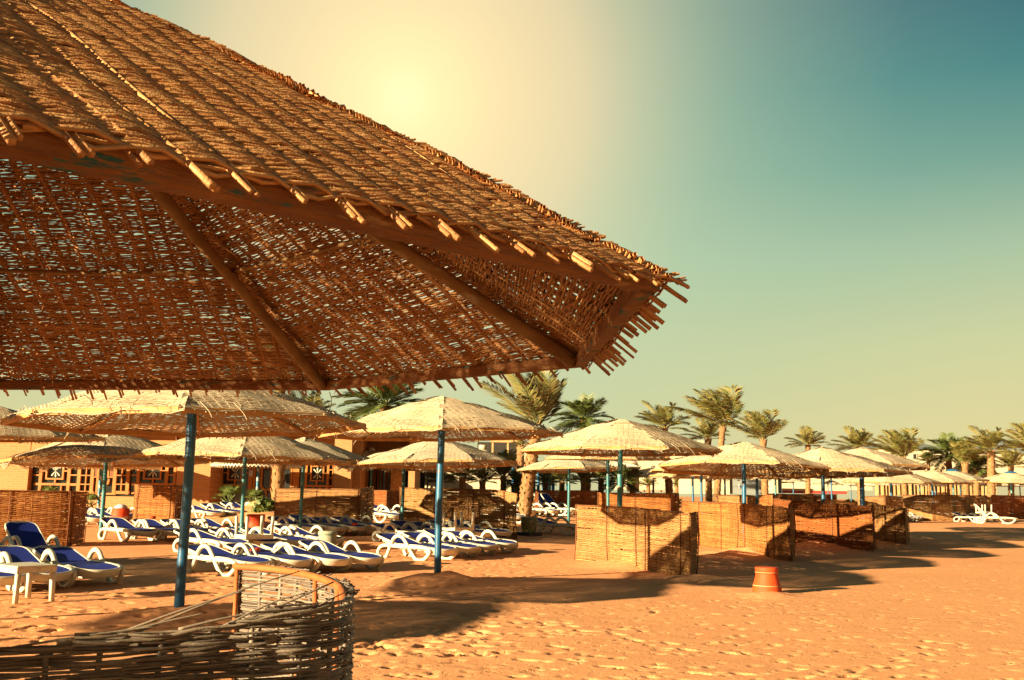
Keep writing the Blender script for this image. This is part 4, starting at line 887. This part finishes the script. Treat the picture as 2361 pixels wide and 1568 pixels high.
# ------------------------------------------------------------------ the brick restaurant
D0 = 44.6
def px_box(mb, x0, y0, x1, y1, d0, d1, Dref=D0):
    """a box whose front face is the photo rectangle at depth Dref; d0..d1 = its depth range"""
    a = at(x0, (y0 + y1) / 2, Dref); b = at(x1, (y0 + y1) / 2, Dref); xm = (x0 + x1) / 2
    mb.box((a.x, d0, at(xm, y1, Dref).z), (b.x, d1, at(xm, y0, Dref).z))
def restaurant():
    root = thing('restaurant', 'low yellow brick restaurant with carved wooden lattice windows, behind the left loungers', 'restaurant', (0, 0, 0), 0)
    def wall(*a, mat='brick', nm='wall', ref=D0): m = MB(); px_box(m, *a, Dref=ref); return m.build(nm, mat, root, False)
    d = D0
    wall(-160, 996, 65, 1192, d, d + .5); wall(65.3, 1144, 407, 1192, d + .02, d + .4); wall(65.3, 996, 407, 1043, d + .02, d + .4)
    wall(407.3, 996, 441, 1192, d, d + .5); wall(441.3, 996, 497, 1190, d - .8, d + .5, nm='pilaster')
    wall(497.3, 996, 775.5, 1037, d + .9, d + 1.3); wall(497.3, 1176, 775.5, 1192, d + .9, d + 1.3)
    wall(776, 996, 815, 1190, d - .8, d + .5, nm='pilaster'); wall(815.3, 996, 832, 1190, d - .2, d + 3.0); wall(832.3, 996, 940, 1046, d + 2.2, d + 2.5)
    wall(940.3, 996, 955, 1190, d + .2, d + 3.0); wall(832.3, 1168, 940, 1190, d + 2.2, d + 2.5)
    wall(497.1, 996, 500, 1190, d + .5, d + .88); wall(770, 996, 775.8, 1190, d + .5, d + .88)
    m = MB(); px_box(m, -170, 984, 960, 995.6, d - 1.1, d + 9); m.build('roof', 'brick', root, False)
    m = MB(); px_box(m, -160, 1000, 955, 1190, d + 5.5, d + 5.7); m.build('back_wall', 'dark', root, False)  # painted near-black for the unlit inside
    wall(893, 1046, 925, 1168, d + 1.2, d + 1.6, mat='palm_trunk', nm='rough_column')
    wall(930, 1060, 940, 1168, d + 2.05, d + 2.19, mat='door', nm='door')
    def window(bars, rect, dep, mat='frame', ornaments=(), panels=()):
        m = MB(); w = .07
        for (x0, y0, x1, y1) in bars: px_box(m, x0, y0, x1, y1, dep - w * (.9 + .2 * R_.random()), dep + .05 + .02 * R_.random(), dep)
        o = m.build('window', mat, root, False)
        g = MB(); px_box(g, *rect, dep + .075, dep + .09, dep); g.build('pane', 'glass', o, False)
        for (x, y, r) in ornaments:
            q = MB()
            for a in (90, 50, 130, 270, 230, 310):
                A = math.radians(a); c = at(x + r * .62 * math.cos(A) * 1.0, y - r * .62 * math.sin(A), dep - .012); e = r * dep / 2300
                u = np.array((math.cos(A), 0, math.sin(A))) * e * .26; v = np.array((-math.sin(A), 0, math.cos(A))) * e * .11; c = np.array(c)
                q.add([np.array(at(x, y, dep - .012)), c + u * .05 + v * .8, c + u * .45 + v * .8, c + u, c + u * .45 - v * .8, c + u * .05 - v * .8], [(0, 1, 2, 3), (0, 3, 4, 5)])
            q.build('ornament', 'white', o, False)
        for (x0, y0, x1, y1) in panels: q = MB(); px_box(q, x0, y0, x1, y1, dep - .045, dep + .03, dep); q.build('shutter', 'door', o, False)
    X = lambda v: .1513 * v
    Y = lambda v: 887.3 + .1513 * v
    def bars1(L): return [(X(a), Y(b), X(c), Y(e)) for a, b, c, e in L]
    V = lambda x, w, y0=1040, y1=1670: (x - w / 2, y0, x + w / 2, y1)
    H = lambda y, h, x0, x1: (x0, y - h / 2, x1, y + h / 2)
    def module(o, mir=False):
        """a square picture frame held between two ladders of small panes"""
        f = lambda L: [((2 * o - c), b, (2 * o - a), e) if mir else (a, b, c, e) for a, b, c, e in L]
        L = [V(o - 215, 46), V(o + 215, 46), H(1105, 40, o - 320, o + 340), H(1515, 36, o - 320, o + 340), H(1655, 24, o - 320, o + 340)]
        for k in (1245, 1375): L += [H(k, 20, o - 320, o - 215), H(k, 20, o + 215, o + 340)]
        L += [H(1190, 24, o - 130, o + 130), H(1432, 24, o - 130, o + 130), V(o - 126, 24, 1190, 1440), V(o + 126, 24, 1190, 1440)]
        L += [V(o, 24, 1110, 1190), V(o, 24, 1440, 1515), H(1312, 24, o - 215, o - 126), H(1312, 24, o + 126, o + 215)]
        L += [V(o - 80, 18, 1515, 1660), V(o + 90, 18, 1515, 1660), V(o - 60, 18, 1045, 1100), V(o + 100, 18, 1045, 1100)]
        return f(L)
    dep = D0 + .28
    bars = module(845) + module(2330)
    for c in (1320, 1865):                                          # narrow doors of two by four panes
        bars += [V(c - 105, 50), V(c + 95, 50), V(c, 16, 1105, 1640)] + [H(k, 16, c - 90, c + 85) for k in (1245, 1380, 1515)] + [H(1092, 36, c - 110, c + 110), H(1640, 46, c - 110, c + 110)]
    bars += [V(1500, 34), V(1665, 26, 1040, 1420), H(1225, 16, 1420, 1510), H(1405, 16, 1420, 1510), H(1225, 16, 1665, 1765), H(1405, 16, 1665, 1765), H(1092, 30, 1420, 1770), H(1660, 30, 1420, 1770), V(2670, 40), V(455, 60)]
    c0 = [(1665 - 60 + 60 * math.cos(a), 1440 + 80 * math.sin(a)) for a in np.linspace(0, PI / 2, 7)]
    for (a, b), (c, e) in zip(c0[:-1], c0[1:]): bars.append((min(a, c) - 10, min(b, e) - 8, max(a, c) + 10, max(b, e) + 8))
    window(bars1(bars), (65.5, 1043.3, 406.8, 1143.7), dep, 'frame', [(X(845), Y(1311), 17), (X(2330), Y(1311), 17)], [(X(1432), Y(1232), X(1500), Y(1398)), (X(1680), Y(1232), X(1750), Y(1398))])
    dep = D0 + 1.15
    X2 = lambda v: 345.7 + .1513 * v
    Y2 = lambda v: 1002.5 + .1513 * v
    L = []
    for o in (1298,): L += [V(o - 200, 40, 240, 860), V(o + 240, 60, 240, 900), H(245, 16, 1000, 1600), H(400, 20, 1000, 1600), H(512, 16, 1000, 1100), H(635, 16, 1000, 1100), H(768, 34, 1000, 1420), H(462, 20, 1180, 1412), H(688, 20, 1180, 1412), V(1192, 22, 455, 695), V(1400, 22, 455, 695), V(1298, 20, 400, 460), V(1295, 20, 690, 768), H(578, 20, 1100, 1190), H(578, 20, 1402, 1500), V(1010, 20, 240, 860), H(512, 14, 1500, 1600), H(645, 14, 1500, 1600)]
    L += [V(1595, 34, 240, 920), V(1708, 24, 400, 800), V(1850, 24, 400, 800), H(500, 14, 1640, 1710), H(660, 14, 1640, 1710), H(500, 14, 1850, 2000), H(660, 14, 1850, 2000), V(2160, 28, 400, 800), V(2230, 90, 380, 800), H(400, 26, 1600, 2780)]
    arc = [(1779 + 71 * math.cos(a), 790 + 50 * math.sin(a)) for a in np.linspace(0, PI, 11)]
    for (a, b), (c, e) in zip(arc[:-1], arc[1:]): L.append((min(a, c) - 8, min(b, e) - 8, max(a, c) + 8, max(b, e) + 8))
    L += [V(1770, 20, 840, 920)]
    q = [(x0, y0, x1, y1) for x0, y0, x1, y1 in L]
    b2 = [(X2(a), Y2(b), X2(c), Y2(e)) for a, b, c, e in q]
    X3 = lambda v: 662.6 + .1513 * v
    L3 = [V(288, 34, 290, 840), V(620, 34, 290, 840), V(735, 30, 290, 850), H(402, 26, 250, 740), H(480, 20, 350, 560), H(700, 20, 350, 560), V(360, 22, 475, 710), V(548, 22, 475, 710), V(457, 20, 410, 480), V(447, 20, 700, 780), H(592, 18, 290, 355), H(592, 18, 555, 610), H(782, 30, 250, 740), H(536, 16, 620, 735), H(655, 16, 620, 735), V(408, 14, 340, 400), V(512, 14, 340, 400), V(395, 14, 790, 835), V(498, 14, 790, 835), V(690, 12, 420, 840)]
    b2 += [(X3(a), Y2(b), X3(c), Y2(e)) for a, b, c, e in L3]
    window(b2, (497.5, 1037.2, 775.3, 1175.8), dep, 'frame', [(X2(1298), Y2(577), 16), (X3(455), Y2(590), 16)], [(X2(1660), Y2(512), X2(1704), Y2(650)), (X2(2178), Y2(515), X2(2226), Y2(670))])
    L4 = [V(1130, 24, 420, 800), V(1300, 30, 420, 830), V(1330, 40, 420, 830), V(1385, 26, 420, 830), V(1440, 26, 420, 830), V(1505, 30, 420, 830), H(500, 16, 1120, 1300), H(610, 16, 1120, 1300), H(715, 16, 1120, 1300), H(430, 20, 1110, 1530), (1312, 540, 1340, 700), (1370, 540, 1400, 700), (1420, 550, 1450, 700), (1490, 550, 1530, 700)]
    window([(X3(a), Y2(b), X3(c), Y2(e)) for a, b, c, e in L4], (832.5, 1046.2, 892.5, 1167.8), D0 + 2.3, 'door')
    m = MB(); px_box(m, X2(1505), Y2(538), X2(1568), Y2(632), D0 + 1.02, D0 + 1.03, D0 + 1.02); tag(m.build('notice', 'paper', None, False), 'white paper notice on the second lattice window, right of its picture frame', 'notice')
restaurant()
# chairs and pale things seen in and before the restaurant are kept as a few stacked white boxes
# ------------------------------------------------------------------ white terrace, villas, cabins
def bld(name, label, cat, parts, D):
    root = thing(name, label, cat, (0, 0, 0), 0)
    par = root; last = None
    for (nm, mat, x0, y0, x1, y1, d0, d1, sub) in parts:
        m = MB(); px_box(m, x0, y0, x1, y1, d0, d1, d0); o = m.build(nm, mat, last if sub else root, False)
        if not sub: last = o
    return root
t = bld('terrace', 'white terrace with a balustrade and a small dome, above the garden palms', 'terrace', [('wall', 'wall_white', 955, 1079, 1215, 1150, 64, 64.5, 0), ('wall', 'wall_white', 955, 1030, 1060, 1061, 72, 73, 0), ('wall', 'wall_white', 1060.3, 1036, 1085, 1062, 70, 71, 0), ('recess_shade', 'dark', 1100, 1020, 1232, 1078, 78, 78.5, 0), ('beam', 'wood', 1130, 1012, 1205, 1020, 76, 76.4, 0), ('post', 'wood', 1133, 1020, 1137, 1062, 76.1, 76.4, 0), ('post', 'wood', 1168, 1020, 1172, 1062, 76.1, 76.4, 0)], 64)  # the recess is a near-black sheet standing in for its shade
m = MB()
for x in np.arange(957, 1184, 6.2):
    p = at(x, 1077, 63.9); m.lathe([(.05, 0), (.065, .12), (.04, .3), (.055, .42)], 8, (p.x, p.y, p.z))
tag(m.build('balusters', 'wall_white', t), kind='stuff')
m = MB(); px_box(m, 955, 1061.5, 1184, 1064.5, 63.8, 64.05, 63.8); m.build('handrail', 'wall_white', t, False)
p = at(1112, 1063, 66); m = MB(); m.lathe([(.80 * math.cos(a), .78 * math.sin(a)) for a in np.linspace(0, PI / 2 - .12, 10)] + [(.26, .75), (.26, 1.05), (0, 1.06)], 24, p); m.build('dome', 'wall_white', t)
p0 = at(1128, 1062, 74); q = MB(); q.tube(smooth_path([p0, p0 + Vector((.5, 0, .05)), p0 + Vector((.95, 0, .25)), p0 + Vector((1.15, 0, .6))], 5), .26, 14); tag(q.build('water_slide', 'tube'), 'dark blue water slide tube beside the white dome', 'slide')
p0 = at(1040, 1041, 74); q = MB(); q.tube(smooth_path([p0, p0 + Vector((.5, 0, .1)), p0 + Vector((1.2, 0, -.02)), p0 + Vector((1.7, 0, .08))], 5), .18, 12); tag(q.build('water_slide', 'green'), 'green water slide behind the white terrace', 'slide')
def hut(label, px, top, bot, hw, D, mat):
    p = at(px, bot, D); h = at(px, top, D).z - p.z; R = hw * D / 2300; g = float(zg(p.x, D)); root = thing('thatched_hut', label, 'hut', (p.x, D, g), 0, 'conical huts behind the garden'); z = p.z - g; m = MB()
    n = 36; th = np.arange(n) * 2 * PI / n; rr_ = 1 + .03 * (np.arange(n) % 2)
    v = np.concatenate([np.stack([R * f * rr_ * np.cos(th), R * f * rr_ * np.sin(th), np.full(n, z + h * (1 - f) + (.1 if f < 1 else 0))], -1) for f in (.05, .35, .7, 1.0, .96)])
    i = np.arange(4)[:, None] * n; j = np.arange(n)[None]; m.add(v, np.stack([i + j, i + (j + 1) % n, i + n + (j + 1) % n, i + n + j], -1).reshape(-1, 4)); m.build('roof', mat, root)
    for k in range(6): a = k * 1.047; m = MB(); m.tube([(R * .85 * math.cos(a), R * .85 * math.sin(a), -.1), (R * .85 * math.cos(a), R * .85 * math.sin(a), z + h * .1)], .09, 8); m.build('post', 'bluepaint', root)
hut('pale conical hut roof behind the leaning palm trunk', 1212, 1018, 1076, 34, 60, 'cone')
hut('brown conical hut roof behind the corrugated shade pole', 1242, 1078, 1097, 26, 62, 'cone')
hut('pale conical hut roof right of the corrugated shade pole', 1286, 1082, 1098, 26, 66, 'cone')
def windows(rects, D, parent, mat='glass', frame='wall_white'):
    for (x0, y0, x1, y1) in rects:
        m = MB(); px_box(m, x0 - 1, y0 - 1, x1 + 1, y0, D - .10, D - .002, D); px_box(m, x0 - 1, y1, x1 + 1, y1 + 1, D - .12, D - .002, D); px_box(m, x0 - 1, y0, x0, y1, D - .10, D - .002, D); px_box(m, x1, y0, x1 + 1, y1, D - .10, D - .002, D); o = m.build('window', frame, parent, False)
        g = MB(); px_box(g, x0, y0, x1, y1, D - .03, D - .004, D); g.build('pane', mat, o, False)
b = bld('house', 'plain white house behind the teal pole umbrella, with a pink dome before it', 'house', [('wall', 'wall_white', 1432, 1046, 1640, 1130, 92, 98, 0), ('wall', 'wall_white', 1536, 1026, 1632, 1045.7, 94, 98, 0), ('roof', 'wall_white', 1428, 1043, 1534, 1045.7, 91.5, 98, 0), ('chimney', 'wall_white', 1548, 1018, 1556, 1025.7, 95, 96, 0), ('tank', 'grey', 1572, 1019, 1584, 1025.7, 95, 96, 0), ('chimney', 'wall_white', 1610, 1016, 1622, 1025.7, 95, 96, 0)], 92)
windows([(1560, 1031, 1568, 1041), (1590, 1031, 1600, 1041)], 94, b)
p = at(1459, 1079, 86); m = MB(); R = 14 * 86 / 2300; m.lathe([(R, -2.0), (R, 0)] + [(R * math.cos(a), R * 1.25 * math.sin(a)) for a in np.linspace(0.05, PI / 2 - .02, 9)] + [(0, R * 1.25)], 20, p); m.build('dome', 'wall_pink', b)
b = bld('house', 'pink far house with dark square windows behind the red pergola', 'house', [('wall', 'wall_pink', 1478, 1094, 1600, 1134, 112, 118, 0), ('wall', 'wall_white', 1484, 1088, 1560, 1093.7, 113, 118, 0)], 112)
windows([(1526, 1099, 1530, 1105), (1567, 1096, 1574, 1103), (1584, 1096, 1588, 1100), (1540, 1112, 1548, 1122)], 112, b)
t = thing('pergola', 'red wooden pergola before the pink far house', 'pergola', (0, 0, 0), 0)
m = MB(); px_box(m, 1483, 1104, 1592, 1106.4, 100, 100.4, 100); m.build('beam', 'redpaint', t, False)
for x in (1484, 1503, 1523, 1545, 1562, 1581): m = MB(); px_box(m, x, 1106.6, x + 3, 1134, 100.05, 100.3, 100); m.build('post', 'redpaint', t, False)
t = thing('kiosk', 'small pink kiosk with a pitched roof and a grey shutter, left of the red pergola', 'kiosk', (0, 0, 0), 0)
m = MB(); px_box(m, 1470, 1106, 1482.5, 1125, 94, 96, 94); m.build('wall', 'wall_pink', t, False)
m = MB(); px_box(m, 1473, 1110, 1481, 1124, 93.9, 93.99, 94); m.build('shutter', 'grey', t, False)
a = at(1466, 1106, 93.6); c = at(1484, 1106, 93.6); h = at(1475, 1097, 93.6).z; m = MB(); m.add([(a.x, 93.6, a.z), (c.x, 93.6, a.z), ((a.x + c.x) / 2, 93.6, h), (a.x, 96.4, a.z), (c.x, 96.4, a.z), ((a.x + c.x) / 2, 96.4, h)], [(0, 3, 5, 2), (1, 2, 5, 4), (0, 1, 4, 3)], [(0, 2, 1), (3, 4, 5)]); m.build('roof', 'wall_pink', t, False)
b = bld('cabin', 'cream flat roofed cabin with a wide grey steel shutter', 'cabin', [('wall', 'wall_white', 1591, 1086, 1681.5, 1139, 72, 77, 0), ('wall', 'wall_white', 1682, 1086, 1760, 1098, 72.1, 77, 0), ('shutter', 'grey', 1682, 1098.3, 1760, 1139, 72.2, 72.6, 0), ('notice', 'paper', 1702, 1117, 1706, 1126, 72.14, 72.19, 1)], 72)
windows([(1609, 1096, 1615, 1104)], 72, b, 'redpaint')
b = bld('hut', 'small white louvred hut with a blue roof edge', 'hut', [('wall', 'wall_white', 1781, 1104, 1793, 1137, 82, 84, 0), ('louvre', 'grey', 1793.2, 1104, 1802, 1137, 82.3, 84, 0), ('roof', 'bluepaint', 1779, 1100.5, 1806, 1103.7, 81.8, 84.3, 0)], 82)
b = bld('house', 'long white house with windows behind the dark bellied flat umbrella', 'house', [('wall', 'wall_white', 1678, 1050, 1830, 1112, 105, 112, 0)], 105)
windows([(1726, 1055, 1731, 1062), (1734, 1055, 1739, 1062), (1770, 1055, 1776, 1062), (1810, 1056, 1816, 1063)], 105, b)
def villa(label, x0, x1, y0, y1, D, apex, win):
    b = bld('villa', label, 'villa', [('wall', 'wall_white', x0, y0, x1, y1, D, D + 7, 0)], D); b['group'] = 'white villas with hipped roofs'
    a = at(x0 - 2, y0, D - .3); c = at(x1 + 2, y0, D - .3); h = at((x0 + x1) / 2, apex, D - .3).z; xm = (a.x + c.x) / 2; q = (c.x - a.x) * .2; m = MB(); z = a.z + .01
    m.add([(a.x, D - .3, z), (c.x, D - .3, z), (c.x, D + 7.3, z), (a.x, D + 7.3, z), (xm - q, D + 3.5, h), (xm + q, D + 3.5, h)], [(0, 1, 5, 4), (2, 3, 4, 5), (0, 3, 2, 1)], [(1, 2, 5), (3, 0, 4)]); m.build('roof', 'roof_grey', b, False)
    windows(win, D, b)
villa('white villa with a grey hipped roof left of the palm before its wall', 2000, 2083, 1034, 1120, 112, 1020, [(2030, 1047, 2037, 1056), (2067, 1049, 2072, 1058)])
villa('white villa with a grey hipped roof and two windows, left of the palm clump', 2084, 2190, 1034, 1120, 109, 1018, [(2104, 1047, 2112, 1058), (2143, 1048, 2151, 1058)])
villa('white villa whose big grey roof shows behind the palm clump', 2240, 2400, 1044, 1120, 116, 1010, [(2268, 1058, 2278, 1070), (2320, 1058, 2332, 1072)])
bld('house', 'far white building row behind the small far umbrellas', 'house', [('wall', 'wall_white', 1795, 1098, 2010, 1129, 135, 140, 0), ('wall', 'wall_pink', 1860, 1092, 1900, 1097.7, 136, 140, 0)], 135)
bld('low_wall', 'long low wall, white above and red below, behind the drooping umbrella', 'wall', [('white_band', 'wall_white', 1800, 1127, 1952, 1131, 104, 104.4, 0), ('red_band', 'redpaint', 1800, 1131.2, 1952, 1138, 103.95, 104.4, 0)], 104)
t = thing('pergola', 'long pergola of pale posts behind the far right umbrellas', 'pergola', (0, 0, 0), 0)
m = MB(); px_box(m, 2020, 1107, 2300, 1110, 100, 104, 100); m.build('beam', 'wood', t, False)
for x in list(np.arange(2024, 2300, 9.3)): m = MB(); px_box(m, x, 1110.3, x + 2.6 + R_.random() * 2, 1142, 100 + R_.random() * .3, 100.6 + R_.random(), 100); m.build('post', 'wood', t, False)
m = MB(); px_box(m, 2022, 1112, 2298, 1144, 103.4, 103.6, 103); m.build('shade_sheet', 'dark', t, False)  # near-black sheet painting the shade under the pergola
t = thing('scaffold', 'bamboo pole frame in front of the white villa', 'scaffold', (0, 0, 0), 0)
for x in np.arange(2124, 2180, 6.5): m = MB(); px_box(m, x, 1066 + R_.random() * 5, x + .9, 1100, 92, 92.05, 92); m.build('post', 'wood', t, False)
for y in (1081, 1086): m = MB(); px_box(m, 2118, y, 2186, y + 1, 91.9, 91.95, 92); m.build('rail', 'wood', t, False)
# ------------------------------------------------------------------ sign, boards, floodlights
p = G(1180, 1172); t = thing('sign', 'pale sign board with two dark block letters, leaning by the torn windbreak', 'sign', (at(1180, 1150, 38).x, 38, float(zg(0, 38))), 0)
zz = at(1180, 1162, 38).z - t.location.z; k = 38 / 2300
m = MB(); m.box((-11 * k, 0, zz), (9 * k, .03, zz + 19 * k)); m.build('board', 'signwhite', t, False)
m = MB(); m.box((-1.4 * k, .035, -.1), (1.4 * k, .07, zz + 15 * k)); m.build('post', 'wood', t, False)
for ch, dx, dz, rot in (('D', -6.5, 9.5, .0), ('D', .3, 3.5, -.22)):
    cu = bpy.data.curves.new('lettering', 'FONT'); cu.body = ch; cu.size = 11 * k; cu.extrude = .004; cu.offset = .006; o = bpy.data.objects.new('lettering', cu); COL.objects.link(o)
    dg = bpy.context.evaluated_depsgraph_get(); me = bpy.data.meshes.new_from_object(o.evaluated_get(dg)); bpy.data.objects.remove(o)
    me.materials.clear(); me.materials.append(MT['tube']); o = link('lettering', me, t, (dx * k, -.006, zz + dz * k)); o.rotation_euler = (PI / 2, rot, 0)
t = thing('board', 'dark wooden board leaning behind the leaning palm trunk', 'board', (at(1232, 1150, 47).x, 47, float(zg(0, 47))), 0); k = 47 / 2300
m = MB(); m.add([(-9 * k, 0, -.1), (9 * k, 0, -.1), (9 * k, .3, 52 * k), (3 * k, .3, 56 * k), (-9 * k, .06, -.1), (9 * k, .06, -.1), (9 * k, .36, 52 * k), (3 * k, .36, 56 * k)], [(0, 1, 2, 3), (5, 4, 7, 6), (0, 3, 7, 4), (1, 5, 6, 2), (3, 2, 6, 7)]); m.build('panel', 'door', t, False)
m = MB(); m.tube([(0, .3, 40 * k), (0, .9, -.1)], .03, 6); m.build('strut', 'wood', t)
t = thing('floodlight', 'pair of small floodlights on a thin pole left of the dark palm', 'floodlight', (at(1290, 1150, 58).x, 58, float(zg(0, 58))), 0); z = at(1290, 991, 58).z - t.location.z
m = MB(); m.tube([(0, 0, -.1), (0, 0, z)], .03, 6); m.build('pole', 'grey', t)
for s_ in (-.16, .16): m = MB(); m.box((s_ - .10, -.08, z), (s_ + .10, .08, z + .18)); o = m.build('lamp', 'darkmetal', t, False); md = o.modifiers.new('bevel', 'BEVEL'); md.width = .02
